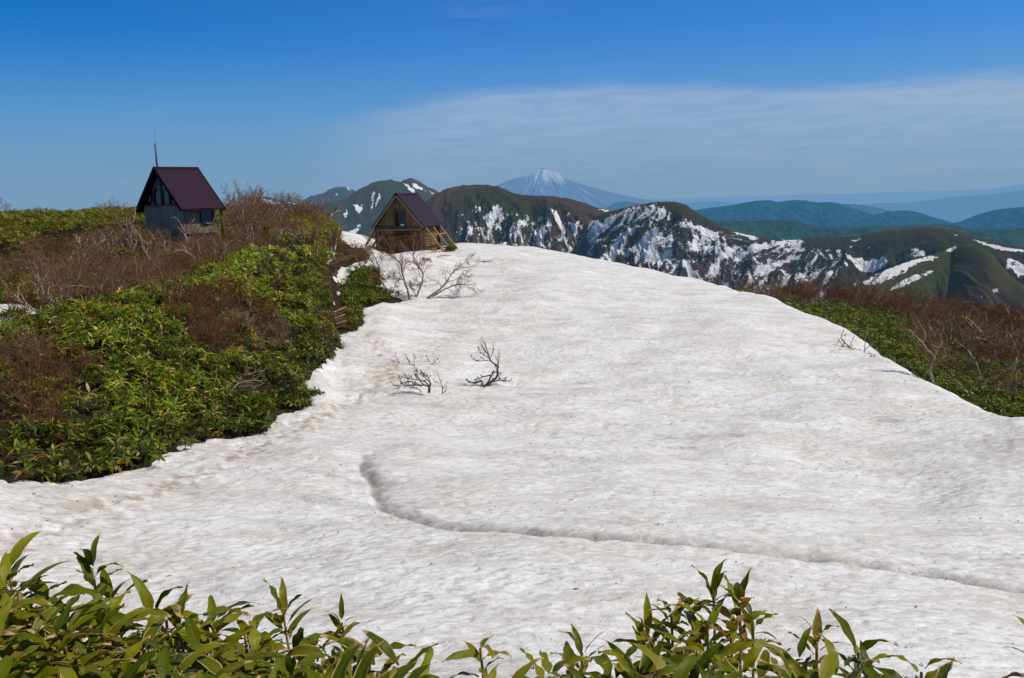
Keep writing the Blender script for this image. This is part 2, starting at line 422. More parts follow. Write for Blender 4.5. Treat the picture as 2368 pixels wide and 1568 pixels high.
# signed side: positive on the far side
cen = hit(1500, 1120)[:2]
FPOLY = [tuple(p) for p in FUR] + [tuple(xy_at(2700, 28)), tuple(xy_at(1500, 34)), tuple(xy_at(950, 24))]
far_side = inpoly(sx, sy, FPOLY)
sgn = np.where(far_side, df, -df)
fw = 1 - .45 * sstep(2., 9., sx)          # shallower towards the right
relief = relief + fw * sstep(.4, 2.6, np.hypot(sx - FUR[0][0], sy - FUR[0][1])) * (.050 * sstep(.0, .5, sgn) * np.exp(-np.maximum(sgn, 0) / 2.) - .07 * np.exp(-(sgn / .13) ** 2))
TRAIL = [hit(*p)[:2] for p in [(-200, 1330), (0, 1262), (130, 1215), (300, 1160), (420, 1115), (520, 1075), (640, 1020), (740, 965), (830, 920), (900, 870), (880, 810), (850, 770)]]
TRAIL2 = [hit(*p)[:2] for p in [(900, 870), (1010, 800), (1140, 720), (1190, 660), (1150, 615), (1090, 600)]]
dt = segdist(sx + .3 * fbm(sx / 1.1, sy / 1.1, 2, 75), sy + .3 * fbm(sx / 1.1, sy / 1.1, 2, 76), TRAIL)
dt2 = segdist(sx + .5 * fbm(sx / 2, sy / 2, 2, 77), sy + .5 * fbm(sx / 2, sy / 2, 2, 78), TRAIL2)
trail = .85 * np.exp(-(dt / .42) ** 2) + .5 * np.exp(-(dt2 / .8) ** 2) + .35 * np.exp(-(dt / 1.6) ** 2)
foot = noise2(sx / .33, sy / .33, 81)
relief = relief - trail * (.03 + .05 * foot)
for q_ in [(1182, 891), (985, 907), (1022, 909), (835, 860)]:          # melt hollows round the stems
    Pq = hit(*q_); dq = np.hypot(sx - Pq[0], sy - Pq[1]); relief = relief - .17 * np.exp(-(dq / .42) ** 2) + .03 * np.exp(-((dq - .8) / .35) ** 2)
# small banks
BANK = [hit(*p)[:2] for p in [(835, 705), (880, 696), (940, 690), (1010, 692), (1090, 688), (1160, 690)]]
db = segdist(sx, sy, BANK); 
relief = relief + .0 * db
edge = sstep(-.30, .22, sdn) * .72 + .28 * sstep(-.2, 1.5, sdn)
zsn = sz + relief + .05 - (VEG + .1) * (1 - edge) - .5 * sstep(.0, -1.4, sdn)
fwid = .19 + .18 * sstep(5., -3., sx)
fur_d = np.exp(-(np.maximum(sgn, 0) / fwid) ** 1.3) * np.exp(-(np.minimum(sgn, 0) / .07) ** 2) * (.95 + .5 * fbm(sx / .7, sy / .7, 3, 91))
hook = np.exp(-(np.hypot(sx - hit(850, 1110)[0], sy - hit(850, 1110)[1]) / .9) ** 2)
SPOTS = [((1457, 935), .5, .55), ((1310, 968), .35, .5), ((1550, 750), .6, .35), ((1440, 735), .6, .35), ((945, 1030), .5, .35), ((1290, 740), .5, .4), ((1180, 605), 1.0, .5), ((1225, 640), 1.6, .35), ((1120, 690), 1.0, .4), ((1300, 700), .8, .25), ((1660, 880), .9, .22), ((2040, 970), .5, .35), ((2050, 1050), .7, .3), ((1860, 1165), .6, .3), ((1420, 1130), .5, .22), ((2270, 1052), .7, .35), ((2180, 1042), .5, .3)]
streak = fbm(wx / 2.6 + .4 * fbm(sx / 3, sy / 3, 2, 131), wy / 1.0, 5, 133, .6); patch_ = sstep(-.1, .5, fbm(sx / 9, sy / 9, 3, 135))
dirt = fur_d + (.30 * sstep(.22, .75, streak) + .35 * sstep(.25, .6, fbm(wx / .9, wy / .35, 4, 137, .6)) * sstep(.0, .5, streak)) * (.35 + .65 * patch_) + .35 * hook * np.clip(.5 + fbm(sx / .5, sy / .5, 3, 95), 0, 1)
for (q, rad, k) in SPOTS:
    P = hit(*q)
    dirt = dirt + k * np.exp(-(np.hypot((sx - P[0]) / 1.6, (sy - P[1])) / rad) ** 2) * np.clip(.6 + 1.2 * fbm(sx / .3, sy / .22, 3, 97), 0, 1.4)
brown = trail * np.clip(.34 + 1.1 * fbm(sx / .38, sy / .30, 3, 99), 0, 1)
brown = brown + .55 * np.exp(-np.maximum(sdn, 0) / .22) * np.clip(.4 + fbm(sx, sy, 2, 111), 0, 1)
keep = sdn > -1.8
nu, nv = sx.shape
fa = grid_faces(nu, nv); kf = keep.ravel()
fa = fa[kf[fa].any(1)]
used = np.zeros(nu * nv, bool); used[fa.ravel()] = True; idx = np.cumsum(used) - 1
V = np.stack([sx, sy, zsn], -1).reshape(-1, 3)[used]

t = NT('old_snow'); p_ = t.pos()
ps = t.scale(p_, (1.0, 1.7, 1.0), (0, 0, R_(22)))
na = t.noise(ps, .45, 6., .62, .3); nb = t.noise(ps, 2.3, 6., .62, .4); nc = t.noise(p_, 13., 5., .7); nd_ = t.noise(p_, 50., 3., .7); ne = t.noise(ps, 6.5, 5., .65, .3)
c = t.mix(t.ramp(na, .38, .66), (.86, .855, .86), (.765, .74, .705))
vo = t.n('TexVoronoi', feature='SMOOTH_F1'); t.l(t.scale(t.n('VectorMath', operation='ADD').outputs[0], (1, 1, 1)), vo.inputs['Vector']); vo.inputs['Scale'].default_value = 3.6; vo.inputs['Smoothness'].default_value = .5; vo.inputs['Randomness'].default_value = 1.
va = [n for n in t.t.nodes if n.type == 'VECT_MATH'][0]; t.l(ps, va.inputs[0]); dn_ = t.n('TexNoise'); dn_.inputs['Scale'].default_value = 3.; t.l(p_, dn_.inputs['Vector']); sc_ = t.n('VectorMath', operation='SCALE'); t.l(dn_.outputs['Color'], sc_.inputs[0]); sc_.inputs['Scale'].default_value = .28; t.l(sc_.outputs[0], va.inputs[1]); cup = vo.outputs['Distance']
c = t.mix(t.math('MULTIPLY', t.ramp(cup, .30, .62), t.math('MULTIPLY_ADD', na, 1.5, -.48, clamp=True)), c, (.53, .485, .43))
c = t.mix(t.math('MULTIPLY', t.ramp(nb, .48, .70), .62), c, (.58, .535, .47))
c = t.mix(t.math('MULTIPLY', t.ramp(ne, .50, .72), .52), c, (.47, .43, .38))
c = t.mix(t.math('MULTIPLY', t.math('MULTIPLY', t.ramp(nc, .60, .74), t.ramp(na, .42, .62)), .55), c, (.36, .32, .27))
c = t.mix(t.math('MULTIPLY', t.ramp(nd_, .60, .72), t.math('MULTIPLY', t.ramp(nb, .42, .65), .55)), c, (.15, .12, .10))
da = t.attr('dirt').outputs['Fac']; ba = t.attr('brown').outputs['Fac']
dm = t.math('MULTIPLY', da, t.math('MULTIPLY_ADD', nc, .9, .45), clamp=True)
c = t.mix(t.math('MULTIPLY', dm, .85), c, (.24, .215, .19))
bm_ = t.math('MULTIPLY', ba, t.math('MULTIPLY_ADD', ne, 1.2, .3), clamp=True)
c = t.mix(t.math('MULTIPLY', bm_, .8), c, (.36, .25, .17))
nm = t.bump(t.math('MULTIPLY', cup, t.ramp(t.noise(p_, .28, 3.), .32, .68, .15, 1.)), .70, .09); nm = t.bump(nb, .6, .10, nm); nm = t.bump(ne, .8, .06, nm); nm = t.bump(nc, .45, .014, nm)
M_snow = t.done(t.bsdf(c, .55, nm, .35))
o = mesh_np('snow', V, [idx[fa]], M_snow, attrs={'dirt': dirt.ravel()[used], 'brown': brown.ravel()[used]})
tag(o, 'broad dirty white old snowfield rounding over the ridge', 'snow', kind='structure')
# ------------------------------------------------------------------ mountains, hills, volcano
def M4(pl): return [((1150 + x / 1.5787) / 1.7305, (640 + y / 1.5787) / 1.7305) for x, y in pl]
def M5(pl): return [((2596 + x / 1.5787) / 1.7305, (640 + y / 1.5787) / 1.7305) for x, y in pl]

def mountain_mat(name, c1, c2, c3, haze, snowcol=(.78, .78, .80), bscale=.05, tex=1.0):
    t = NT(name); p = t.pos()
    a = t.noise(p, bscale * .22, 6., .6); b = t.noise(p, bscale * 2.2, 6., .68); d = t.noise(p, bscale * 11, 6., .8)
    g = t.attr('green').outputs['Fac']
    c = t.mix(t.ramp(t.math('ADD', t.math('MULTIPLY_ADD', a, .5, -.25), g), .30, .62), c1, c2)
    c = t.mix(t.ramp(b, .42, .68), c, c3)
    c = t.mix(t.ramp(d, .40, .70, 0., .6 * tex), c, tuple(v * .35 for v in c1))
    s = t.attr('snow').outputs['Fac']
    sv = t.math('MULTIPLY_ADD', t.math('SUBTRACT', t.noise(p, bscale * 4, 5., .7), .5), 1.5, t.math('MULTIPLY', t.math('SUBTRACT', d, .5), 2.4)); sm = t.ramp(t.math('ADD', s, t.math('MULTIPLY', sv, t.ramp(s, .0, .1))), .46, .54)
    c = t.mix(sm, c, snowcol)
    sh = t.bsdf(c, .9, t.bump(d, .9, .9 / (bscale * 18)), .08)
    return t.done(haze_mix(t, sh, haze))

def ribbon(name, sil, dist, slope, dmax, mat, label, cols=300, rows=180, gul=12., gw=70., polys=(), seed=0, jag=1.0, green=None, rnd=30., backd=None, base=0., cat='mountain', skew=0.):
    """a mountain side: its crest follows sil at the distances of dist, then falls towards and away from the viewer"""
    sx_ = np.array([p[0] for p in sil], float); sy_ = np.array([p[1] for p in sil], float)
    dxs = np.linspace(sx_[0], sx_[-1], cols)
    dys = pchip(sx_, sy_, dxs)
    Rr = np.interp(dxs, [p[0] for p in dist], [p[1] for p in dist])
    px = Rr.mean() / F
    jg = jag * (fbm(dxs / 14, dxs * 0, 4, seed + 1) * 1.6 + noise2(dxs / 2.6, dxs * 0, seed + 2) * .7)
    A = np.array([azel(a, b) for a, b in zip(dxs, dys)])
    zc = Rr * A[:, 1]
    k = np.linspace(0, 1, rows); front = (k ** 1.35) * dmax
    back = -np.linspace(1, .08, 14) * (backd or dmax * .8)
    D = np.concatenate([back, front])
    Dm, Am = np.meshgrid(D, A[:, 0]); Rm = Rr[:, None]; Zc = zc[:, None]
    aD = np.abs(Dm)
    fall = slope * aD ** 2 / (aD + rnd)
    X = (Rm - Dm) * np.sin(Am); Y = (Rm - Dm) * np.cos(Am)
    S = Am * Rm                                       # metres along the range
    Sw = S + skew * Dm + gw * .35 * fbm(S / gw / 2, Dm / gw / 2, 3, seed + 5)
    g = ridged(Sw / gw, Dm / (gw * 3.0), 5, seed + 9)
    fade = sstep(0, dmax * .22, aD)
    Zc = Zc - (jg * px)[:, None] * np.exp(-aD / (px * 9))
    Z = Zc - fall + 1.2 * px * fade * fbm(S / (px * 9), Dm / (px * 14), 4, seed + 17) - gul * fade * (1 - g) * 1.3 + gul * .35 * fade * fbm(S / gw * 2.5, Dm / gw * 2.5, 4, seed + 13)
    P = np.stack([X, Y, Z], -1).reshape(-1, 3)
    qx, qy = proj(P)
    wx_ = 5 * fbm(qx / 9, qy / 9, 3, seed + 21); wy_ = 5 * fbm(qx / 9, qy / 9, 3, seed + 22)
    dens = np.zeros(len(P))
    for poly, d in polys:
        wv = 1.0 if d < .9 else .35
        dens = np.maximum(dens, d * inpoly(qx + wx_ * wv, qy + wy_ * wv, poly))
    st = .5 + .75 * fbm(Sw.ravel() / (gw * .16), Dm.ravel() / (gw * .42), 5, seed + 25, .62)
    snow = np.where(dens < .9, np.clip(.5 + .85 * (dens - .13 - .95 * np.clip(st, -.2, 1.3)), 0, 1), np.clip(.5 + 1.5 * (dens - .48 - .5 * np.clip(st, 0, 1.1)), 0, 1)) * (dens > .01)
    front_m = (Dm.ravel() > 2 * px)
    snow = snow * front_m
    gg = .5 + .35 * fbm(S.ravel() / (gw * 2), Dm.ravel() / (gw * 2), 4, seed + 31)
    if green:
        for poly, v in green:
            w_ = inpoly(qx + wx_ * 3.2, qy + wy_ * 3.2, poly); gg = np.where(w_, gg + v, gg)
    nu, nv = X.shape
    o = mesh_np(name, P, [grid_faces(nu, nv)], mat, attrs={'snow': snow, 'green': gg})
    return tag(o, label, cat, kind='structure')

BR, GR, DK = (.060, .040, .034), (.030, .052, .018), (.040, .034, .026)
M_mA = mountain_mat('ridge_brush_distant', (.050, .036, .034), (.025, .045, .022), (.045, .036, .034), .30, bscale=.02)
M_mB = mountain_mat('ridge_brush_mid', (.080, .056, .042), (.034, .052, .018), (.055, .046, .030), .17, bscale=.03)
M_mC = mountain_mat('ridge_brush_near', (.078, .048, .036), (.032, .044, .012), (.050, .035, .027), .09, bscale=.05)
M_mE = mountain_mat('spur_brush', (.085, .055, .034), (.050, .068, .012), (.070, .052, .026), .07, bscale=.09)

# A: the furthest dark ridge on the left
ribbon('mountain_ridge', [(480, 500), (540, 485), (572, 474), (600, 454), (622, 456), (645, 463), (690, 468), (715, 455), (745, 447), (770, 435), (795, 432), (822, 442), (850, 452), (900, 470), (980, 500)], [(480, 3600), (980, 3600)], .5, 1500, M_mA,
       'distant bluish brown ridge with a few snow streaks, furthest left of the mountains', 260, 130, 60, 200, polys=[
        (M4([(0, 255), (40, 262), (70, 272), (40, 285), (0, 278)]), .8), (M4([(368, 176), (385, 178), (402, 190), (390, 194)]), 1.),
        (M4([(256, 248), (272, 246), (268, 264)]), 1.), (M4([(305, 215), (320, 212), (308, 232)]), 1.), (M4([(100, 255), (115, 252), (110, 262)]), .8), (M4([(200, 305), (215, 298), (208, 320)]), .8),
        ([(605, 460), (650, 466), (640, 476), (600, 472)], .75)], seed=100, rnd=120)
# B: rounded summit with the small peak behind it
ribbon('mountain_ridge', [(640, 530), (700, 492), (735, 480), (770, 468), (800, 458), (830, 438), (850, 428), (870, 420), (900, 416), (925, 420), (935, 416), (950, 412), (968, 419), (985, 430), (1008, 441), (1030, 455), (1080, 480), (1150, 520)], [(640, 2100), (1150, 2300)], .55, 900, M_mB,
       'dark green and brown summit with a pointed peak and bright snow gullies behind the log hut', 330, 230, 50, 140, polys=[(M4(p), d) for p, d in [
        ([(735, 150), (770, 165), (800, 190), (806, 212), (785, 208), (760, 180)], 1.), ([(785, 148), (810, 150), (850, 180), (856, 194), (800, 180)], 1.), ([(860, 180), (900, 200), (930, 215), (925, 222), (880, 200)], .75),
        ([(545, 195), (553, 215), (545, 260), (535, 315), (529, 310), (535, 270), (527, 240)], 1.), ([(580, 210), (588, 235), (566, 280), (552, 300), (560, 265)], 1.),
        ([(416, 283), (440, 280), (455, 295), (470, 300), (471, 320), (453, 345), (435, 320)], 1.), ([(374, 310), (381, 330), (372, 365), (362, 355), (350, 340), (365, 335)], .9), ([(296, 325), (290, 350), (270, 365), (280, 345)], .8),
        ([(500, 440), (540, 400), (570, 360), (580, 372), (550, 410), (510, 460)], .7), ([(470, 272), (474, 290), (468, 295), (466, 280)], 1.)]], seed=200, rnd=60,
       green=[(M4([(180, 330), (400, 200), (600, 125), (720, 150), (520, 330), (330, 420)]), .14)])
ribbon('mountain_ridge', [(560, 640), (640, 605), (720, 570), (760, 548), (790, 533), (822, 518), (845, 505), (880, 490), (930, 500), (1000, 540), (1060, 580)], [(560, 900), (1060, 1000)], .5, 300, M_mB,
       'low brown spur behind the log hut with one snow patch at its foot', 200, 110, 14, 60, polys=[(M4([(330, 470), (372, 465), (440, 428), (458, 436), (420, 478), (372, 490)]), 1.), (M4([(440, 412), (458, 410), (455, 422), (442, 424)]), 1.), (M4([(325, 430), (345, 432), (340, 446)]), 1.), (M4([(930, 345), (978, 306), (970, 325), (940, 350)]), .9), (M4([(960, 430), (985, 408), (1008, 412), (995, 440), (970, 440)]), 1.)], seed=260, rnd=25)
# C and D: the long ridge behind the snowfield
CD = [(890, 560), (940, 505), (985, 468), (1012, 446), (1050, 432), (1080, 428), (1110, 427), (1150, 431), (1172, 440), (1195, 449), (1230, 452), (1262, 453), (1300, 457), (1340, 466), (1385, 481), (1415, 487)]
C_front = M4
polyC = [(M4(p), d) for p, d in [
    ([(1235, 355), (1290, 340), (1300, 290), (1330, 280), (1360, 320), (1405, 335), (1400, 360), (1360, 380), (1330, 400), (1325, 430), (1295, 490), (1275, 470), (1270, 420), (1240, 380)], .74),
    ([(1160, 340), (1190, 290), (1215, 295), (1220, 315), (1175, 340)], .65), ([(1190, 430), (1235, 412), (1242, 435), (1195, 442)], .8), ([(1060, 352), (1080, 350), (1078, 360)], 1.), ([(1095, 345), (1115, 343), (1105, 355)], 1.),
    ([(1400, 440), (1440, 380), (1490, 375), (1495, 400), (1480, 460), (1500, 480), (1480, 530), (1410, 515)], .68),
    ([(1565, 480), (1580, 420), (1610, 400), (1655, 410), (1660, 440), (1640, 470), (1650, 500), (1600, 560), (1565, 530)], .72), ([(1575, 355), (1592, 352), (1598, 380), (1580, 382)], .7),
    ([(1660, 308), (1700, 320), (1720, 370), (1740, 420), (1755, 450), (1752, 480), (1770, 510), (1760, 540), (1745, 500), (1735, 460), (1715, 420), (1690, 380)], 1.),
    ([(1768, 388), (1810, 405), (1840, 383), (1846, 400), (1830, 450), (1832, 480), (1815, 497), (1800, 430)], 1.), ([(1760, 330), (1780, 328), (1786, 350), (1770, 354)], .75),
    ([(1118, 505), (1140, 450), (1165, 418), (1152, 460), (1132, 518)], .75), ([(1060, 518), (1073, 445), (1082, 480), (1072, 518)], .75), ([(1160, 515), (1175, 480), (1185, 520)], .6), ([(1765, 600), (1775, 545), (1830, 490), (1850, 500), (1800, 560), (1785, 600)], .7),
    ([(1540, 405), (1565, 400), (1570, 412), (1545, 418)], .8), ([(1960, 312), (2000, 314), (2040, 322), (2010, 326)], .9)]]
polyC = [(p, d - .06 if d < .8 else d) for p, d in polyC]; polyC.append(([(1060, 520), (1130, 490), (1250, 500), (1400, 530), (1420, 640), (1060, 600)], .20))
ribbon('mountain_ridge', CD + [(1450, 492), (1480, 500), (1520, 515), (1600, 545), (1700, 600)], [(890, 1250), (1100, 1350), (1420, 1300), (1700, 1200)], .55, 420, M_mC,
       'long dark green mountain ridge with ragged snow gullies behind the snowfield', 520, 300, 30, 58, polys=polyC, seed=300, rnd=40,
       green=[(M4([(1000, 260), (1250, 170), (1480, 240), (1760, 300), (1900, 340), (1720, 330), (1560, 420), (1400, 330), (1240, 400), (1060, 440)]), .20)])
DD = [(1330, 545), (1380, 500), (1420, 487), (1445, 480), (1475, 474), (1505, 469), (1535, 466), (1562, 467), (1582, 473), (1605, 487), (1640, 508), (1670, 524), (1700, 537), (1740, 545), (1790, 553), (1830, 555), (1870, 550), (1920, 549), (1965, 547), (2010, 541), (2060, 532), (2110, 527), (2150, 525), (2190, 529), (2230, 538), (2280, 553), (2330, 565), (2400, 580), (2520, 610)]
polyD = [(M4(p), d) for p, d in [
    ([(1890, 480), (1905, 378), (1935, 372), (1990, 400), (2030, 350), (2080, 335), (2075, 370), (2030, 430), (1960, 480), (1920, 550), (1895, 540)], .84),
    ([(2060, 350), (2140, 310), (2250, 290), (2330, 285), (2420, 330), (2420, 390), (2300, 380), (2200, 400), (2100, 400)], .58),
    ([(2160, 430), (2200, 440), (2140, 540), (2110, 580), (2050, 640), (1980, 635), (2040, 540), (2090, 480)], .86),
    ([(2240, 450), (2330, 440), (2320, 520), (2280, 600), (2200, 650), (2170, 640), (2210, 560)], .84), ([(2340, 420), (2430, 450), (2430, 690), (2250, 660), (2320, 560)], .60)]]
polyD += [(M5(p), d) for p, d in [
    ([(0, 405), (60, 400), (150, 430), (90, 480), (0, 470)], .62), ([(0, 470), (60, 500), (150, 520), (110, 655), (0, 660)], .74),
    ([(180, 390), (230, 380), (330, 430), (310, 440), (200, 425)], .85), ([(320, 410), (360, 435), (440, 465), (455, 560), (440, 605), (415, 608), (420, 500), (330, 470)], .9),
    ([(230, 530), (290, 500), (260, 465), (330, 470), (400, 510), (410, 608), (330, 600), (240, 570)], .82), ([(460, 480), (490, 500), (510, 560), (480, 540)], .7),
    ([(520, 450), (590, 455), (660, 475), (695, 497), (670, 505), (560, 470)], .85),
    ([(380, 610), (480, 560), (640, 540), (900, 498), (990, 515), (960, 540), (990, 575), (940, 578), (900, 540), (700, 570), (620, 600), (430, 640)], .70),
    ([(900, 500), (1000, 513), (950, 540), (992, 572), (960, 580), (905, 560)], .9),
    ([(520, 610), (640, 600), (620, 640), (550, 650), (540, 695), (528, 640)], .74), ([(80, 690), (240, 635), (315, 640), (210, 680), (170, 720), (90, 720)], .78),
    ([(250, 720), (300, 690), (330, 700), (290, 745)], .75), ([(330, 755), (430, 635), (440, 640), (360, 760)], .8),
    ([(600, 820), (640, 700), (850, 600), (980, 600), (960, 625), (830, 665), (720, 740), (650, 780)], .66), ([(470, 800), (530, 730), (528, 755), (490, 800)], .9),
    ([(620, 840), (700, 760), (900, 718), (1035, 725), (980, 760), (850, 810), (700, 840)], .74), ([(680, 760), (740, 680), (900, 560), (920, 580), (780, 690)], .55), ([(1000, 700), (1130, 645), (1120, 660), (1020, 710)], .75),
    ([(1065, 580), (1082, 580), (1130, 630), (1108, 625)], 1.), ([(1135, 598), (1155, 598), (1166, 635), (1150, 632)], 1.), ([(1230, 628), (1245, 640), (1260, 668), (1242, 668)], 1.), ([(1182, 570), (1212, 572), (1205, 588), (1186, 584)], 1.), ([(1185, 600), (1212, 602), (1208, 614)], 1.), ([(1182, 638), (1196, 640), (1192, 648)], 1.),
    ([(1240, 588), (1290, 620), (1340, 620), (1360, 640), (1400, 640), (1420, 620), (1440, 632), (1480, 612), (1517, 640), (1480, 680), (1400, 711), (1330, 706), (1290, 650), (1250, 615)], 1.),
    ([(1653, 562), (1690, 560), (1740, 578), (1752, 600), (1690, 616), (1660, 605)], 1.), ([(1265, 503), (1310, 500), (1352, 494), (1300, 518)], .85), ([(1268, 548), (1284, 546), (1280, 565)], 1.), ([(1350, 552), (1400, 550), (1390, 560)], .7),
    ([(2050, 505), (2150, 530), (2250, 553), (2400, 572), (2400, 584), (2230, 572), (2130, 542)], 1.), ([(2265, 628), (2290, 625), (2330, 640), (2390, 670), (2390, 725), (2330, 738), (2300, 692), (2255, 685)], 1.), ([(1900, 470), (1950, 474), (1945, 480)], .9)]]
polyD = [(p, min(d + .0, .895) if d < .9 else d) for p, d in polyD]
polyD.append(([(1300, 560), (1440, 500), (1600, 520), (1760, 560), (1880, 570), (1960, 590), (1900, 700), (1500, 700)], .24))
ribbon('mountain_ridge', DD, [(1330, 1150), (1500, 1050), (1740, 950), (2100, 900), (2520, 820)], .52, 400, M_mC,
       'brown and green mountain ridge with broad speckled snow patches, right of centre', 760, 330, 21, 44, polys=polyD, seed=400, rnd=26, skew=.5,
       green=[(M5([(990, 560), (1060, 510), (1300, 500), (1500, 470), (1760, 425), (2000, 470), (2368, 560), (2368, 640), (1900, 560), (1650, 640), (1500, 690), (1250, 700), (1040, 740), (780, 740), (880, 640), (1060, 600)]), .30), (M5([(0, 260), (200, 300), (460, 440), (300, 400), (100, 300)]), -.05), (M5([(480, 560), (900, 580), (900, 700), (480, 830), (300, 700)]), -.25)])
EE = [(1840, 720), (1900, 692), (1950, 670), (1990, 649), (2040, 627), (2105, 603), (2150, 591), (2185, 579), (2212, 567), (2232, 565), (2262, 571), (2285, 582), (2303, 600), (2322, 622), (2345, 645), (2367, 662), (2400, 690), (2480, 760)]
ribbon('mountain_ridge', EE, [(1840, 560), (2200, 620), (2480, 520)], .75, 240, M_mE,
       'steep olive brown spur with a rocky gullied face and snow streaks, rightmost of the mountains', 360, 260, 7, 42, polys=[(M5(p), d) for p, d in [
        ([(1340, 785), (1480, 698), (1600, 648), (1700, 622), (1780, 600), (1830, 618), (1700, 652), (1580, 725), (1450, 785)], .86), ([(1870, 575), (1930, 543), (1942, 555), (1910, 582)], 1.), ([(1510, 825), (1640, 738), (1780, 698), (1797, 705), (1730, 742), (1600, 805)], .9),
        ([(2168, 820), (2200, 808), (2216, 820), (2180, 842)], 1.), ([(2092, 855), (2104, 862), (2098, 870)], 1.), ([(1180, 760), (1330, 738), (1300, 795), (1180, 795)], .7), ([(940, 812), (1010, 800), (1000, 828)], .9)]], seed=500, rnd=16, skew=.0,
       green=[(M5([(1400, 760), (1650, 650), (1850, 600), (1980, 540), (2080, 560), (1900, 640), (1860, 700), (1700, 690)]), .30), (M5([(1780, 720), (2000, 600), (2150, 600), (2300, 760), (2368, 900), (1900, 900)]), -.16)])

# forested hills beyond
def forest_mat(name, c1, c2, haze, sc, hcol=HAZE):
    t = NT(name); p = t.pos(); a = t.noise(p, sc * .12, 5., .6); b = t.noise(p, sc, 5., .7)
    c = t.mix(t.ramp(a, .35, .65), c1, c2); c = t.mix(t.ramp(b, .40, .66, 0, .8), c, tuple(v * .30 for v in c1))
    sh = t.bsdf(c, .95, t.bump(b, 1., 1.2 / sc), .05)
    return t.done(haze_mix(t, sh, haze, hcol))
FG1, FG2 = (.050, .100, .030), (.085, .130, .030)
HB = (.045, .205, .450)
def hill(sil, dist, label, mat, seed, gul=60, gw=420, slope=.38, dmax=2200, cols=260, rows=120, jag=.6, rnd=250):
    return ribbon('forested_hill', sil, [(sil[0][0], dist), (sil[-1][0], dist)], slope, dmax, mat, label, cols, rows, gul, gw, seed=seed, jag=jag, rnd=rnd, cat='hill')
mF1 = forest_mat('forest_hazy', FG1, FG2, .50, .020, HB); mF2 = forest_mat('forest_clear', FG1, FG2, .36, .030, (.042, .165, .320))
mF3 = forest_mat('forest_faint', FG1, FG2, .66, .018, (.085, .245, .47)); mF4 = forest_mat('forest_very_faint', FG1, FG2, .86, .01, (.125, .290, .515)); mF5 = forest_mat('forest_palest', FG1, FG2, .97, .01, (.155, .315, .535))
hill([(1380, 492), (1420, 480), (1560, 470), (1640, 466), (1700, 470), (1800, 480), (1960, 474), (2040, 470), (2100, 468), (2200, 456), (2290, 449), (2340, 443), (2400, 438), (2520, 440)], 15000, 'faint pale blue range on the horizon at the far right', mF4, 610, 120, 1200, .25, 5000, 220, 70, .4, 800)
hill([(1560, 480), (1700, 476), (1900, 478), (2000, 473), (2150, 463), (2240, 447), (2300, 436), (2367, 426), (2520, 415)], 22000, 'palest distant range fading into the sky above the right edge', mF5, 620, 120, 1800, .25, 6000, 160, 50, .3, 1500)
hill([(1330, 500), (1390, 487), (1415, 472), (1430, 467), (1450, 466), (1475, 470), (1500, 480), (1550, 500)], 8200, 'small bluish wooded hill in front of the volcano foot', mF3, 630, 60, 420, .4, 1800, 120, 60)
hill([(1560, 520), (1600, 488), (1640, 481), (1680, 476), (1720, 469), (1752, 464), (1772, 463), (1800, 467), (1830, 463), (1856, 463), (1890, 468), (1920, 467), (1950, 474), (1990, 487), (2030, 500), (2100, 520), (2200, 545)], 6200, 'broad hazy forested hill with three low tops beyond the speckled ridge', mF1, 640, 150, 420, .42, 2300, 300, 150)
hill([(1880, 476), (1960, 472), (2010, 477), (2060, 488), (2120, 500), (2180, 512), (2260, 530)], 9000, 'bluish wooded hill shoulder behind the broad hazy hill', mF3, 650, 70, 500, .35, 2500, 140, 80)
hill([(1860, 540), (1940, 522), (1990, 508), (2030, 495), (2060, 489), (2095, 487), (2130, 493), (2170, 506), (2210, 517), (2260, 528), (2340, 545)], 5200, 'rounded wooded hill left of the far right valley', mF1, 660, 120, 380, .42, 1900, 220, 120)
hill([(2130, 530), (2190, 520), (2230, 508), (2270, 493), (2310, 484), (2367, 479), (2420, 478), (2520, 490)], 5600, 'wooded hill at the right edge beyond the green summit', mF1, 670, 120, 380, .42, 1900, 180, 120)
hill([(1540, 530), (1600, 506), (1640, 507), (1680, 512), (1730, 512), (1780, 509), (1830, 511), (1880, 520), (1920, 526), (1990, 524), (2050, 522), (2120, 520), (2180, 518), (2240, 527), (2300, 530), (2367, 528), (2520, 535)], 3400, 'dark teal forest slope just behind the speckled ridge', mF2, 680, 80, 260, .35, 1500, 420, 130, 1.0, 180)
# the volcano
t = NT('volcano'); p_ = t.pos(); sn = t.attr('snow').outputs['Fac']; nz = t.noise(p_, .004, 5., .65)
c = t.mix(nz, (.09, .09, .08), (.15, .14, .12)); c = t.mix(sn, c, (.74, .70, .66))
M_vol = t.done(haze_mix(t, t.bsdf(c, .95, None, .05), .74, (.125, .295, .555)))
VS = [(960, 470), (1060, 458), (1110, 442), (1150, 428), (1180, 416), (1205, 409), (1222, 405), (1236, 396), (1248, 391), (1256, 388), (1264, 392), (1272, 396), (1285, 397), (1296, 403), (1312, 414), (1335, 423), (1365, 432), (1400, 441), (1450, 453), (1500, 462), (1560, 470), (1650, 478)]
sxv = np.array([p[0] for p in VS], float); syv = np.array([p[1] for p in VS], float)
dxs = np.linspace(960, 1650, 460); dys = pchip(sxv, syv, dxs) + .4 * fbm(dxs / 8, dxs * 0, 3, 700)
A = np.array([azel(a, b) for a, b in zip(dxs, dys)]); Rv = 24000.; zc = Rv * A[:, 1]
D = np.concatenate([-np.linspace(1, .1, 8) * 4000, np.linspace(0, 1, 160) ** 1.2 * 5200]); Dm, Am = np.meshgrid(D, A[:, 0])
apex = azel(1257, 388)[0]; S = (Am - apex) * Rv
ang = np.arctan2(S, np.abs(Dm) + 150.); rad = np.hypot(S, Dm)
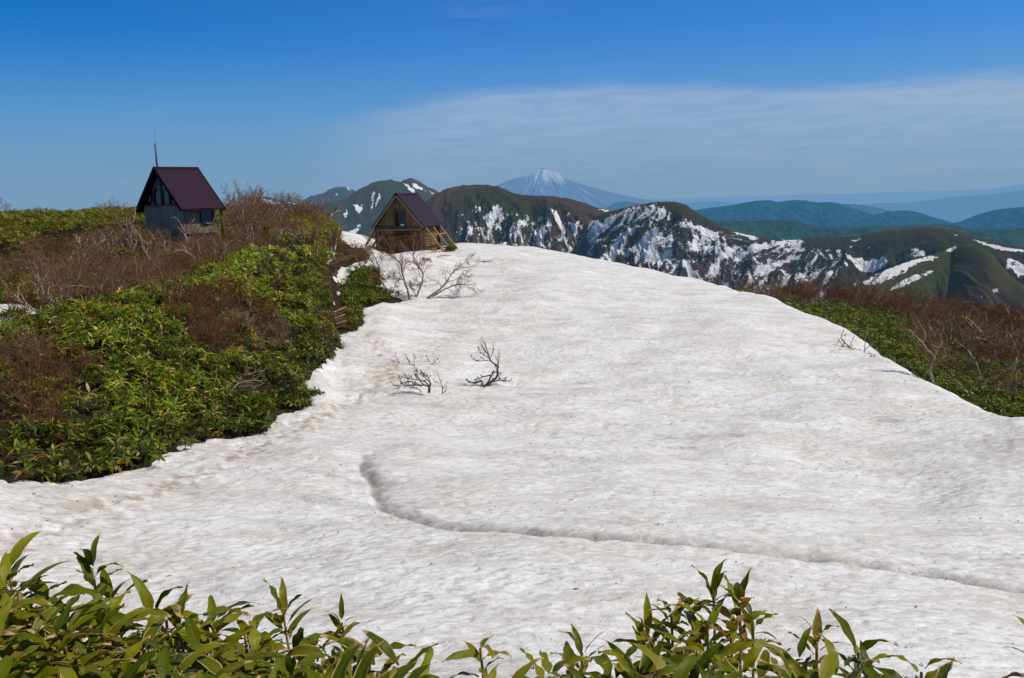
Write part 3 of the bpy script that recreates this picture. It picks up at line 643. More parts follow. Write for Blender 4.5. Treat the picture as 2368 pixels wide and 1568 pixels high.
g = ridged(ang * 5.5, rad / 5000, 4, 710)
Z = zc[:, None] - .55 * np.abs(Dm) ** 2 / (np.abs(Dm) + 500) - 110 * sstep(0, 900, np.abs(Dm)) * (1 - g) * 1.6
P = np.stack([(Rv - Dm) * np.sin(Am), (Rv - Dm) * np.cos(Am), Z], -1).reshape(-1, 3); qx, qy = proj(P)
hgt = (qy - (388 + np.abs(qx - 1262) * .10))                 # how far below the top
dens = sstep(58, 4, hgt) * sstep(80, 14, np.abs(qx - 1264))
st = .5 + .8 * fbm(ang.ravel() * 15, rad.ravel() / 900, 5, 720, .65)
snow = sstep(-.16, .16, dens * 1.15 - .20 - .85 * st) * (qy > 391) * (Dm.ravel() > 30)
snow = np.maximum(snow, .8 * inpoly(qx, qy, M4([(1600, 175), (1612, 172), (1612, 214), (1602, 216)])))
o = mesh_np('volcano', P, [grid_faces(*Am.shape)], M_vol, attrs={'snow': snow})
tag(o, 'distant conical volcano with snow streaked summit fading into blue haze', 'volcano', kind='structure')
# the low country out to the horizon
t = NT('lowland'); p_ = t.pos(); a = t.noise(p_, .0006, 6., .6); ln = t.n('VectorMath', operation='LENGTH'); t.l(p_, ln.inputs[0])
c = t.mix(t.ramp(a, .35, .65), FG1, FG2)
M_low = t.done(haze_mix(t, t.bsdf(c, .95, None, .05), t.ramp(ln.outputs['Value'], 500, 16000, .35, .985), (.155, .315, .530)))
th = np.linspace(-math.pi, math.pi, 97); rr = np.array([60, 300, 800, 1500, 2500, 4000, 7000, 12000, 20000, 40000, 90000.]); zz = np.array([-260, -320, -420, -520, -600, -650, -700, -700, -700, -700, -700.])
tm, rm = np.meshgrid(th, rr, indexing='ij'); zm = np.broadcast_to(zz, tm.shape)
o = mesh_np('lowland', np.stack([rm * np.sin(tm), rm * np.cos(tm), zm], -1).reshape(-1, 3), [grid_faces(*tm.shape)], M_low)
tag(o, 'hazy wooded lowland stretching to the horizon', 'lowland', kind='structure')
#@@PART3
# ------------------------------------------------------------------ vegetation
def leaf_mat(name, rough=.42, spec=.5, trans=.30):
    t = NT(name); c = t.attr('col').outputs['Color']
    b = t.bsdf(c, rough, None, spec)
    tr = t.n('BsdfTranslucent'); t.l(t.mix(1., c, (1.7, 1.5, .4), 'MULTIPLY'), tr.inputs[0])
    mx = t.n('MixShader'); mx.inputs[0].default_value = trans; t.l(b, mx.inputs[1]); t.l(tr.outputs[0], mx.inputs[2])
    return t.done(mx.outputs[0])
M_leaf = leaf_mat('bamboo_leaf', .42, .28, .32)

def rosette_template(r, nleaf, L=.22, wd=.05):
    """a whorl of drooping leaves: (V, tri-ish faces as quads/tris)"""
    V = []; F3 = []; F4 = []; lid = []
    for k in range(nleaf):
        a = 2 * math.pi * (k + r.uniform(-.3, .3)) / nleaf; e = r.uniform(.0, .95); l = L * r.uniform(.7, 1.15); w_ = wd * r.uniform(.75, 1.2) / 2
        drop = r.uniform(.5, 1.3); roll = r.uniform(-.6, .6)
        p = np.array([0., 0., 0.]); n0 = len(V)
        rows = []
        for s, wf in ((.04, 0), (.34, 1.), (.68, .8), (1., 0)):
            ee = e - drop * s; d = np.array([math.cos(a) * math.cos(ee), math.sin(a) * math.cos(ee), math.sin(ee)])
            p = p + d * l * (.04 if s < .1 else .32)
            side = np.array([-math.sin(a), math.cos(a), math.tan(roll) * .6]); side /= np.linalg.norm(side)
            rows.append((p.copy(), side * w_ * wf))
        V += [rows[0][0], rows[1][0] - rows[1][1], rows[1][0] + rows[1][1], rows[2][0] - rows[2][1], rows[2][0] + rows[2][1], rows[3][0]]
        F3 += [(n0, n0 + 2, n0 + 1), (n0 + 3, n0 + 4, n0 + 5)]; F4 += [(n0 + 1, n0 + 2, n0 + 4, n0 + 3)]
        lid += [k] * 6
    return np.array(V), np.array(F3), np.array(F4), np.array(lid)
rt = np.random.default_rng(11)
ROS = [rosette_template(rt, int(rt.integers(5, 8))) for _ in range(10)]

def scatter_leaves(name, P, S, palette, weights, tilt=.45, seed=1, bright=None):
    """P: (n,3) positions, S: (n,) scale"""
    r = np.random.default_rng(seed); n = len(P); which = r.integers(0, len(ROS), n)
    Vs, T3, T4, Cs = [], [], [], []; off = 0
    pal = np.array(palette)
    for k, (V, f3, f4, lid) in enumerate(ROS):
        ii = np.nonzero(which == k)[0]; m_ = len(ii)
        if not m_: continue
        a = r.uniform(0, 2 * math.pi, m_); tx = r.normal(0, tilt, m_); ty = r.normal(0, tilt, m_)
        ca, sa = np.cos(a), np.sin(a)
        x = V[None, :, 0] * ca[:, None] - V[None, :, 1] * sa[:, None]; y = V[None, :, 0] * sa[:, None] + V[None, :, 1] * ca[:, None]; z = np.broadcast_to(V[None, :, 2], x.shape)
        cy, sy_ = np.cos(ty)[:, None], np.sin(ty)[:, None]; x, z = x * cy + z * sy_, -x * sy_ + z * cy
        cx, sx_ = np.cos(tx)[:, None], np.sin(tx)[:, None]; y, z = y * cx - z * sx_, y * sx_ + z * cx
        Q = np.stack([x, y, z], -1) * S[ii][:, None, None] + P[ii][:, None, :]
        nl = lid.max() + 1
        ci = r.choice(len(pal), (m_, nl), p=weights); base = r.choice(len(pal), m_, p=weights)
        ci = np.where(r.random((m_, nl)) < .55, base[:, None], ci)
        c = pal[ci] * r.uniform(.7, 1.25, (m_, nl, 1))
        if bright is not None: c = c * bright[ii][:, None, None]  # clump light and shade multiplied into the leaf colour
        Cs.append(c[:, lid].reshape(-1, 3)); Vs.append(Q.reshape(-1, 3))
        o_ = off + np.arange(m_)[:, None, None] * len(V)
        T3.append((f3[None] + o_).reshape(-1, 3)); T4.append((f4[None] + o_).reshape(-1, 4)); off += m_ * len(V)
    return mesh_np(name, np.concatenate(Vs), [np.concatenate(T3), np.concatenate(T4)], M_leaf, attrs={'col': np.concatenate(Cs)}, smooth=False)

def sample(th0, th1, r_0, r_1, n, seed):
    r = np.random.default_rng(seed); th = r.uniform(R_(th0), R_(th1), n); rad = np.sqrt(r.uniform(r_0 ** 2, r_1 ** 2, n))
    return rad * np.sin(th), rad * np.cos(th)
G_DEEP, G_MID, G_LIT, G_YEL, G_DRY, G_BRN = (.026, .056, .004), (.085, .128, .006), (.175, .205, .010), (.30, .25, .018), (.30, .205, .085), (.085, .042, .020)
# areas of the picture's ground where bare brown brush takes over
BROWN_UP = [(-400, 560), (0, 575), (100, 545), (250, 520), (320, 505), (345, 548), (520, 548), (545, 470), (600, 455), (700, 470), (735, 520), (690, 565), (560, 585), (440, 628), (380, 652), (250, 695), (110, 725), (60, 740), (50, 660), (0, 640), (-400, 650)]
NEAR_BROWN = [[(-300, 800), (60, 790), (170, 830), (235, 880), (240, 940), (130, 985), (-20, 960), (-300, 960)], [(330, 690), (470, 662), (600, 690), (640, 740), (600, 800), (480, 800), (400, 770)], [(560, 735), (640, 720), (715, 760), (700, 820), (600, 820)], [(-300, 990), (100, 985), (300, 1040), (200, 1080), (0, 1085), (-300, 1100)], [(500, 830), (610, 850), (640, 890), (560, 900)]]
BROWN_R = [(1700, 690), (1760, 640), (1900, 635), (2050, 645), (2200, 660), (2367, 680), (2800, 720), (2800, 880), (2367, 860), (2250, 830), (2150, 790), (2070, 735), (1950, 700), (1850, 705)]

# --- near dome of bamboo grass on the left
x, y = sample(-46, -6, 17, 72, 105000, 21); th = np.arctan2(x, y); rr_ = np.hypot(x, y)
z = Zt(x, y); qx, qy = proj(np.stack([x, y, z], -1))
sd = snow_sd(x, y)
PATHL = [hit(*p)[:2] for p in [(785, 772), (785, 757), (787, 735), (784, 712), (780, 692), (776, 672), (772, 650), (766, 632)]] + [xy_at(790, 69), xy_at(812, 74), xy_at(840, 79)]
pd_ = segdist(x, y, PATHL)
keepm = (sd < np.where(rr_ > 30, .18, .44) + np.where(rr_ > 30, .3, .5) * fbm(x / .9, y / .9, 3, 302)) & (pd_ > .40)
isup = inpoly(qx, qy, BROWN_UP) | (qy < 560)
nb_ = np.zeros(len(x), bool)
wxx = 14 * fbm(x / 3, y / 3, 2, 301)
for p in NEAR_BROWN: nb_ |= inpoly(qx + wxx, qy + wxx * .5, p)
u = rng.random(len(x)) / np.clip(.55 + 1.5 * fbm(x / 1.3, y / 1.3, 3, 341), .18, 1.)
dome = keepm & ~isup & (u < np.where(nb_, .38, 1.) * np.clip(42 / rr_, .5, 1.))
lump = fbm(x / 2.6, y / 2.6, 3, 311)
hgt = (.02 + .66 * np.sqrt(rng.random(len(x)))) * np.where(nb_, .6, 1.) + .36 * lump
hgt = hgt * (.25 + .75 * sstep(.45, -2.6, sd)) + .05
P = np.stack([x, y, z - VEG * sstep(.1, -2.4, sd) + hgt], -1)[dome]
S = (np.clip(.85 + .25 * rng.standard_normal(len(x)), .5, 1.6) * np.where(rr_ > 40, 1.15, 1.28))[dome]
bright = (np.clip(.72 + .95 * sstep(.1, .8, hgt) + .30 * lump, .30, 1.8) * (1 + .35 * inpoly(qx, qy, [(330, 700), (420, 620), (560, 570), (760, 540), (775, 660), (700, 720), (600, 680)])))[dome]  # tops and the sunlit crest painted lighter, depths of the clumps darker
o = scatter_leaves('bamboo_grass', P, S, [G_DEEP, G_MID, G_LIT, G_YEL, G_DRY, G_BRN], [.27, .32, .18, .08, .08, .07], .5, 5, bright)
tag(o, 'dense glossy green dwarf bamboo covering the near rise on the left', 'bamboo grass', kind='stuff')
# --- yellowish bamboo grass on the far crest behind and beside the boarded hut, thin under the brush
x, y = sample(-46, -8, 42, 118, 62000, 22); rr_ = np.hypot(x, y); z = Zt(x, y); qx, qy = proj(np.stack([x, y, z], -1)); sd = snow_sd(x, y)
wxx = 22 * fbm(x / 6, y / 6, 3, 303)
brn = inpoly(qx + wxx, qy + .4 * wxx, BROWN_UP); dark_pocket = inpoly(qx + wxx, qy, [(-300, 640), (0, 650), (90, 640), (160, 600), (240, 640), (200, 690), (60, 720), (-300, 740)]) | inpoly(qx + wxx, qy, [(610, 520), (700, 500), (790, 500), (800, 560), (640, 570)])
upm = (sd < -.2) & (inpoly(qx, qy, BROWN_UP) | (qy < 566)) & (rng.random(len(x)) < np.where(brn & ~dark_pocket, .30, 1.))
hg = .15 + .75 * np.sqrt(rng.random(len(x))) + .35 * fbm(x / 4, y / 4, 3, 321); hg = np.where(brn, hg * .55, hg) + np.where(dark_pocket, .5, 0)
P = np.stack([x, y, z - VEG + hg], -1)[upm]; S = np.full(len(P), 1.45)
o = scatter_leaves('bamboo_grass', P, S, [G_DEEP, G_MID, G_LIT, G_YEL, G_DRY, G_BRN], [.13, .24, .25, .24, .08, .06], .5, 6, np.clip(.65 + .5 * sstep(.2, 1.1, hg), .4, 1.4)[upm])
tag(o, 'yellow green bamboo grass on the far crest beside the boarded hut', 'bamboo grass', kind='stuff')
# --- right-hand slope
x, y = sample(14, 46, 28, 98, 70000, 23); rr_ = np.hypot(x, y); z = Zt(x, y); qx, qy = proj(np.stack([x, y, z + .6], -1)); sd = snow_sd(x, y)
wxx = 18 * fbm(x / 5, y / 5, 3, 305); brn = inpoly(qx + wxx, qy + .4 * wxx, BROWN_R)
rm_ = (sd < -.15) & (rng.random(len(x)) < np.where(brn, .25, 1.) * np.clip(50 / rr_, .4, 1))
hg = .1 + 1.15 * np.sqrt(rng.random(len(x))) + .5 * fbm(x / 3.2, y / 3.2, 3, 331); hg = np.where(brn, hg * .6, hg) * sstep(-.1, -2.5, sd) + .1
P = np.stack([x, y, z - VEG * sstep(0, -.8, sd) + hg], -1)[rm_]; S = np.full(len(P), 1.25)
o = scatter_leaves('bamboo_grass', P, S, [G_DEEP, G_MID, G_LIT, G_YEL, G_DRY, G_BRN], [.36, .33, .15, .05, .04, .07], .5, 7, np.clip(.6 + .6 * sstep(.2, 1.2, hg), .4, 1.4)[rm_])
tag(o, 'dark green bamboo grass on the slope below the right edge of the snow', 'bamboo grass', kind='stuff')
# --- small patches beside the trail
def patch(poly, n, seed, label, hmax=.9, scale=1.2):
    poly = np.array(poly); r = np.random.default_rng(seed); lo, hi = poly.min(0), poly.max(0)
    q = r.uniform(lo, hi, (n, 2)); q = q[inpoly(q[:, 0], q[:, 1], [tuple(p) for p in poly])]
    d = segdist(q[:, 0], q[:, 1], [tuple(p) for p in poly], True); z = Zt(q[:, 0], q[:, 1])
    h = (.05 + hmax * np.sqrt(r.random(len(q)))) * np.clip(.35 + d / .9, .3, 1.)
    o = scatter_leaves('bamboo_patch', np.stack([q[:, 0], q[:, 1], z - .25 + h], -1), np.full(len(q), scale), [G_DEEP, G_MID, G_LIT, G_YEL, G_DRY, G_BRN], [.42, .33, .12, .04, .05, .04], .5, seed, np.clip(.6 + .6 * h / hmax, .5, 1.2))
    return tag(o, label, 'bamboo patch', kind='stuff')
def PP(pl, **k): return [tuple(hit(*p, **k)[:2]) for p in pl]
patch(PP([(786, 700), (800, 655), (850, 662), (905, 686), (890, 696), (840, 700), (800, 712)]), 2600, 41, 'dark green bamboo patch at the foot of the leaning birches', .55)
patch(PP([(808, 655), (818, 632), (850, 626), (876, 640), (868, 660)]), 1300, 42, 'small dark green bamboo clump in the snow above the birch patch', .8)
patch(PP([(806, 757), (800, 742), (806, 718), (832, 716), (838, 728), (828, 750)]), 700, 43, 'low bamboo fringe on the right of the log steps', .55)
patch(PP([(1985, 820), (2000, 812), (2040, 830), (2050, 840), (2010, 832)]), 260, 44, 'sprig of bamboo lying beside the fallen branch on the right snow', .3)
patch([tuple(xy_at(1030, 84)), tuple(xy_at(1030, 86.5)), tuple(xy_at(1058, 86.5)), tuple(xy_at(1052, 83.6))], 240, 45, 'bamboo tuft under the slanting props of the log hut', 1.0)
patch(PP([(700, 905), (712, 900), (748, 906), (745, 912), (712, 914)]), 160, 46, 'stray bamboo sprig poking onto the snow at the left edge', .3)

# ------------------------------------------------------------------ bare trees and shrubs
def tubes(lines, sides):
    Vs, Fs = [], []; off = 0
    ang = np.arange(sides) * 2 * math.pi / sides; ca, sa = np.cos(ang), np.sin(ang)
    q = np.arange(sides); q2 = (q + 1) % sides
    for pts, rad in lines:
        pts = np.asarray(pts); n = len(pts)
        d = np.empty_like(pts); d[:-1] = pts[1:] - pts[:-1]; d[-1] = d[-2]
        d /= np.linalg.norm(d, axis=1, keepdims=True) + 1e-9
        ref = np.array([.31, .17, .93]) if abs(d[0, 2]) < .8 else np.array([.9, .3, .1])
        u = np.cross(d, ref); u /= np.linalg.norm(u, axis=1, keepdims=True) + 1e-9; v = np.cross(d, u)
        rad = np.asarray(rad)
        V = pts[:, None, :] + (u[:, None, :] * ca[None, :, None] + v[:, None, :] * sa[None, :, None]) * rad[:, None, None]
        Vs.append(V.reshape(-1, 3))
        i = off + np.arange(n - 1)[:, None] * sides
        Fs.append(np.stack([i + q, i + q2, i + sides + q2, i + sides + q], -1).reshape(-1, 4)); off += n * sides
    return np.concatenate(Vs), np.concatenate(Fs)
def grow(r, p, d, L, Rd, lvl, spec, out):
    n = spec['seg'][lvl]; d = d / np.linalg.norm(d); pts = [p]; 
    for i in range(n):
        d = d + r.normal(0, spec['wander'][lvl], 3) + np.array([0, 0, spec['up'][lvl]]); d /= np.linalg.norm(d)
        p = p + d * L / n; pts.append(p)
    last = lvl == spec['max']
    Rd = max(Rd, spec.get('rmin', .004)); rad = Rd * np.linspace(1, .45 if last else .55, n + 1)
    out[lvl].append((np.array(pts), rad))
    if not last: spawn(r, np.array(pts), rad, L, lvl, spec, out)
def spawn(r, pts, rad, L, lvl, spec, out):
    n = len(pts) - 1; k = spec['n'][lvl]; k = max(1, int(round(k * r.uniform(.75, 1.25))))
    for j in range(k):
        t_ = spec['t0'][lvl] + (1 - spec['t0'][lvl]) * (j + r.random()) / k; f = min(t_ * n, n - 1e-3); i = int(f)
        q = pts[i] * (1 - f + i) + pts[i + 1] * (f - i); ax = pts[i + 1] - pts[i]; ax = ax / np.linalg.norm(ax)
        perp = np.cross(ax, r.normal(0, 1, 3)); perp /= np.linalg.norm(perp) + 1e-9
        an = r.uniform(*spec['ang'][lvl]); dd = ax * math.cos(an) + perp * math.sin(an)
        grow(r, q, dd, L * spec['ratio'][lvl] * r.uniform(.65, 1.2) * (1.1 - .45 * t_), min(rad[i] * .7, rad[i + 1] * .85) * spec.get('rr', 1.), lvl + 1, spec, out)
def bark(name, a, b, sc=9., rough=.7):
    t = NT(name); v = t.objco(); n = t.noise(v, sc, 5., .7); n2 = t.noise(t.scale(v, (1, 1, .25)), sc * 3, 3., .6)
    c = t.mix(t.ramp(n, .35, .65), a, b); c = t.mix(t.ramp(n2, .60, .72, 0, .6), c, tuple(x * .3 for x in a))
    return t.done(t.bsdf(c, rough, None, .2))
M_pale = bark('pale_birch_bark', (.40, .32, .24), (.66, .56, .45)); M_tan = bark('tan_birch_bark', (.24, .145, .085), (.42, .29, .19)); M_grey = bark('grey_wet_bark', (.060, .048, .040), (.14, .115, .09))
M_red = bark('red_twigs', (.125, .045, .018), (.225, .088, .038)); M_brn = bark('brown_twigs', (.155, .075, .038), (.30, .165, .090)); M_dk = bark('dark_twigs', (.040, .028, .024), (.085, .062, .05)); M_gt = bark('grey_twigs', (.20, .135, .085), (.37, .265, .175))
SHRUB = dict(seg=[5, 4, 3, 3], wander=[.16, .22, .20, .16], up=[.10, .10, .10, .08], n=[6, 6, 6, 0], t0=[.25, .2, .2, 0], ang=[(.45, 1.0), (.45, 1.05), (.4, .95), (0, 0)], ratio=[.62, .55, .55, 0], max=3)
def parts_from(out, root, trunk_mat, twig_mat, split=1, tname='trunk', bname='crown'):
    lo = [l for k in range(split + 1) for l in out[k]]; hi = [l for k in range(split + 1, len(out)) for l in out[k]]
    V, Fq = tubes(lo, 6); mesh_np(tname, V, [Fq], trunk_mat, root)
    if hi:
        V, Fq = tubes(hi, 3); mesh_np(bname, V, [Fq], twig_mat, root)
def make_shrub(name, seed, height, stems, r_base, trunk_mat, twig_mat, spread=.7, spec=SHRUB, split=0, lean=(0, 0)):
    r = np.random.default_rng(seed); out = [[] for _ in range(spec['max'] + 1)]
    for k in range(stems):
        a = 2 * math.pi * (k + r.uniform(-.3, .3)) / stems; d = np.array([math.cos(a) * spread + lean[0], math.sin(a) * spread + lean[1], 1.])
        grow(r, np.array([.08 * math.cos(a), .08 * math.sin(a), -.12]), d, height * r.uniform(.75, 1.05), r_base * r.uniform(.75, 1.1), 0, spec, out)
    root = empty(name); parts_from(out, root, trunk_mat, twig_mat, split)
    return root
def kids_of(root, src):
    for ch in list(src.children):
        c = ch.copy(); COL.objects.link(c); c.parent = root
KINDS = []
class Kind:
    """first placing moves the built shrub itself, later ones copy it with its parts"""
    def __init__(s, src): s.src = src; s.used = False; KINDS.append(s)
    def place(s, loc, rz, sc, label, cat, group=None, tilt=(0, 0)):
        o = s.src
        if s.used:
            o = s.src.copy(); COL.objects.link(o); kids_of(o, s.src)
            for k in list(o.keys()): del o[k]
        s.used = True
        o.location = loc; o.rotation_euler = (tilt[0], tilt[1], rz); o.scale = (sc, sc, sc)
        return tag(o, label, cat, group)
TW = dict(SHRUB, n=[6, 6, 7, 0])
K_pale = [Kind(make_shrub('dwarf_birch', 900 + k, 2.4, int(3 + k % 2), .048, M_pale, M_brn, .75, TW, 1, (.25 * (-1) ** k, 0))) for k in range(5)]
K_red = [Kind(make_shrub('leafless_shrub', 930 + k, 1.7, 5, .016, M_brn, M_red, .65, TW, 0)) for k in range(4)]
K_brn = [Kind(make_shrub('leafless_shrub', 950 + k, 2.1, 5, .022, M_gt, M_brn, .6, TW, 0)) for k in range(4)]
K_gry = [Kind(make_shrub('leafless_shrub', 970 + k, 1.5, 4, .014, M_gt, M_gt, .9, TW, 0)) for k in range(2)]
LABELS = []
def scatter_shrubs(area, n, seed, kinds, sc, labels, group, veg=VEG, mind=1.3, poly=None, sdmax=-.5):
    r = np.random.default_rng(seed); x, y = sample(*area, n * 40, seed); z = Zt(x, y); qx, qy = proj(np.stack([x, y, z], -1)); sd = snow_sd(x, y)
    ok = (sd < sdmax)
    if poly is not None: ok &= inpoly(qx, qy, poly)
    done = []
    for i in np.nonzero(ok)[0]:
        if len(done) >= n: break
        if any((x[i] - a) ** 2 + (y[i] - b) ** 2 < mind ** 2 for a, b in done): continue
        tqx, tqy = proj(np.array([[x[i], y[i], z[i] - veg + 1.9 * sc]]))
        if 322 < tqx[0] < 528 and 440 < tqy[0] < 543 and math.hypot(x[i], y[i]) < 80 and area[3] > 90: continue
        done.append((x[i], y[i]))
        kk = int(r.choice(len(kinds))); k = kinds[kk]
        k.place((x[i], y[i], z[i] - veg), r.uniform(0, 6.28), sc * r.uniform(.7, 1.3), labels[0] if k.src.name.startswith('dwarf') else labels[1], 'birch' if k.src.name.startswith('dwarf') else 'shrub', group[0] if k.src.name.startswith('dwarf') else group[1], (r.normal(0, .08), r.normal(0, .08)))
UPL = [(-400, 625), (0, 632), (100, 600), (250, 568), (322, 556)] + BROWN_UP[5:]
scatter_shrubs((-40, -9, 44, 104), 104, 51, K_pale[:3] + K_red + K_brn * 2, 1.0, ['pale stemmed dwarf birch in the brown brush below the boarded hut', 'leafless brown shrub in the thicket below the boarded hut'], ['dwarf birches on the left slope', 'leafless shrubs on the left slope'], poly=UPL, mind=1.5)
scatter_shrubs((-42, -30.2, 40, 47), 3, 59, K_red, .8, ['', 'dark twiggy shrub in front of the small snow patch at the left edge'], ['', 'twiggy shrubs by the left snow patch'], mind=1.0, sdmax=1.0, poly=[(-60, 800), (-60, 715), (110, 715), (110, 800)])
scatter_shrubs((-42, -24, 60, 112), 9, 52, K_brn + K_pale[3:], 1.0, ['pale dwarf birch standing on the green crest left of the boarded hut', 'leafless shrub on the green crest left of the boarded hut'], ['dwarf birches on the left crest', 'leafless shrubs on the left crest'], poly=[(-400, 480), (330, 470), (330, 560), (-400, 620)], mind=3)
scatter_shrubs((-19, -11, 78, 108), 15, 53, K_brn + K_red[:1] + K_pale[:2], .95, ['pale birch on the skyline right of the boarded hut', 'leafless shrub on the skyline right of the boarded hut'], ['birches on the skyline right of the boarded hut', 'leafless shrubs on the skyline right of the boarded hut'], poly=[(520, 440), (760, 440), (780, 540), (520, 545)], mind=1.7)
for k, p in enumerate(NEAR_BROWN):
    scatter_shrubs((-46, -6, 18, 60), [10, 11, 7, 7, 3][k], 60 + k, (K_red + K_red + K_brn[:1]) if k not in (2, 4) else K_gry + K_brn[:1], [.8, .85, .8, .55, .6][k], ['', ['leafless reddish shrub in the brown patch at the left edge of the bamboo', 'leafless reddish shrub on the crown of the near bamboo rise', 'grey twiggy shrub on the bamboo rise beside the snow', 'low leafless shrub at the bottom of the bamboo bank on the left', 'grey branching shrub low on the bamboo bank'][k]],
                   ['', ['reddish shrubs at the left edge', 'reddish shrubs on the near rise', 'grey shrubs beside the snow', 'low shrubs at the foot of the bank', 'grey shrubs low on the bank'][k]], poly=p, mind=.9, sdmax=-1.0)
scatter_shrubs((13, 44, 38, 100), 118, 71, K_pale[:2] + K_red * 2 + K_brn, 1.12, ['pale stemmed dwarf birch in the brown thicket at the right edge', 'leafless reddish brown shrub in the thicket at the right edge'], ['dwarf birches on the right slope', 'leafless shrubs on the right slope'], poly=BROWN_R, mind=1.5)
scatter_shrubs((21, 44, 32, 70), 13, 72, K_pale, .85, ['pale crooked birch in the bamboo along the right edge of the snow', 'leafless shrub in the bamboo along the right edge of the snow'], ['crooked birches along the right edge of the snow', 'leafless shrubs along the right edge'], poly=[(1990, 740), (2100, 740), (2367, 800), (2800, 900), (2800, 1100), (2367, 970), (2080, 850)], mind=2.2, sdmax=-.8)

# --- trees whose limbs the photo shows one by one: limbs given as picture points at a distance
def limb(pts, r, depth=None):
    out = []
    for k, p in enumerate(pts):
        rr = r + (depth[k] if depth else 0.); out.append(at(p[0], p[1], rr))
    return out
def custom_tree(name, base, limbs, radii, trunk_mat, twig_mat, label, cat, seed, spec, Lf=.46, group=None, split=0, sub=3):
    """limbs: list of polylines in world space; twigs are grown from them"""
    r = np.random.default_rng(seed); out = [[] for _ in range(spec['max'] + 1)]; b = np.array(base)
    for pts, (ra, rb) in zip(limbs, radii):
        P = np.array(pts) - b; s = np.concatenate([[0], np.cumsum(np.linalg.norm(np.diff(P, axis=0), axis=1))]); L = s[-1]
        tt = np.linspace(0, L, max(5, len(P) * sub)); Q = np.stack([pchip(s, P[:, k], tt) for k in range(3)], 1)
        Q[1:-1] += r.normal(0, .012 * L / 2, (len(Q) - 2, 3)); rad = np.linspace(ra, rb, len(Q))
        out[0].append((Q, rad)); spawn(r, Q, rad, L * Lf, 0, spec, out)
    root = empty(name, base, 0, label, cat, group); parts_from(out, root, trunk_mat, twig_mat, split)
    return root
def Z2(zx, zy): return ((1250 + zx * .44643) / 1.7305, (950 + zy * .44643) / 1.7305)
def Z3(zx, zy): return ((2900 + zx * .50507) / 1.7305, (1050 + zy * .50507) / 1.7305)
def from_zoom(zf, pls, r0_, seed, wob=.35):
    """limbs stand at the distance of the tree's foot, with a little spread in depth"""
    rg = np.random.default_rng(seed); o = []
    for pl in pls:
        dv = rg.normal(0, wob)
        o.append([at(*zf(*p), r0_ + dv * k / max(1, len(pl) - 1)) for k, p in enumerate(pl)])
    return o
BIRCH = dict(rmin=.0055, seg=[5, 5, 4, 3], wander=[.1, .22, .22, .18], up=[.05, .05, .06, .05], n=[13, 7, 6, 0], t0=[.28, .2, .15, 0], ang=[(.5, 1.2), (.45, 1.1), (.4, 1.), (0, 0)], ratio=[.62, .66, .66, 0], max=3, rr=.72)
def foot(zf, p): P = hit(*zf(*p)); return P, math.hypot(P[0], P[1])
P, r_ = foot(Z2, (685, 525)); B1 = from_zoom(Z2, [[(688, 530), (655, 455), (620, 400), (600, 290), (560, 190), (520, 110), (500, 40)], [(660, 480), (630, 400), (590, 330), (545, 250), (520, 190), (470, 160)], [(635, 430), (580, 370), (560, 300)]], r_, 1)
custom_tree('birch', P - np.array([0, 0, .1]), B1, [(.055, .014), (.038, .012), (.024, .009)], M_tan, M_brn, 'slim birch leaning left at the right end of the bamboo patch', 'birch', 801, BIRCH)
P, r_ = foot(Z2, (870, 548)); B2 = from_zoom(Z2, [[(872, 555), (850, 470), (820, 390), (805, 310), (795, 250), (740, 180), (700, 110), (670, 50), (640, 0)], [(700, 110), (708, 40), (712, -40)], [(760, 210), (690, 150), (600, 120)], [(828, 400), (790, 375), (745, 410), (730, 480)], [(820, 390), (720, 350), (640, 375)]], r_, 2)
custom_tree('birch', P - np.array([0, 0, .1]), B2, [(.075, .016), (.03, .010), (.026, .009), (.034, .015), (.024, .009)], M_tan, M_brn, 'tall bent birch in front of the log hut with its trunk curving left', 'birch', 802, BIRCH)
P, r_ = foot(Z2, (930, 540)); B3 = from_zoom(Z2, [[(925, 548), (960, 470), (985, 400), (992, 330), (960, 270), (928, 235), (905, 170), (900, 90), (915, 0), (912, -40)], [(928, 530), (905, 480), (878, 450), (900, 430), (950, 420), (975, 400)], [(905, 170), (860, 120), (800, 80)], [(912, 150), (960, 60), (985, 20)], [(930, 240), (1000, 215), (1060, 205)]], r_, 3)
custom_tree('birch', P - np.array([0, 0, .1]), B3, [(.07, .016), (.036, .022), (.024, .009), (.024, .009), (.02, .008)], M_tan, M_brn, 'forked birch with an S shaped trunk in front of the log hut', 'birch', 803, BIRCH)
P, r_ = foot(Z2, (1035, 552)); B4 = from_zoom(Z2, [[(1025, 558), (1090, 495), (1150, 455), (1200, 400), (1240, 330), (1300, 290), (1390, 270), (1475, 250)], [(1070, 530), (1150, 490), (1210, 450), (1300, 425), (1390, 420), (1450, 430), (1490, 475)], [(1270, 310), (1330, 250), (1390, 215), (1440, 150)], [(1205, 400), (1280, 380), (1350, 350), (1430, 345)], [(1330, 420), (1310, 460), (1270, 520)]], r_, 4)
BR4 = dict(BIRCH, up=[.02, -.02, -.02, -.02], n=[10, 7, 6, 0], ratio=[.5, .62, .6, 0])
custom_tree('birch', P - np.array([0, 0, .1]), B4, [(.085, .015), (.055, .010), (.028, .009), (.028, .009), (.018, .008)], M_tan, M_gt, 'birch pressed low over the snow and reaching to the right', 'birch', 804, BR4)
P, r_ = foot(Z2, (395, 300)); B5 = from_zoom(Z2, [[(400, 340), (430, 270), (420, 220), (380, 180), (370, 110)], [(420, 250), (470, 190), (480, 120)], [(430, 270), (480, 230), (500, 180)]], r_, 5)
custom_tree('birch_sapling', P - np.array([0, 0, .1]), B5, [(.05, .015), (.035, .012), (.03, .01)], M_tan, M_brn, 'small twiggy birch rising from the bamboo clump in the snow', 'birch', 805, BIRCH)
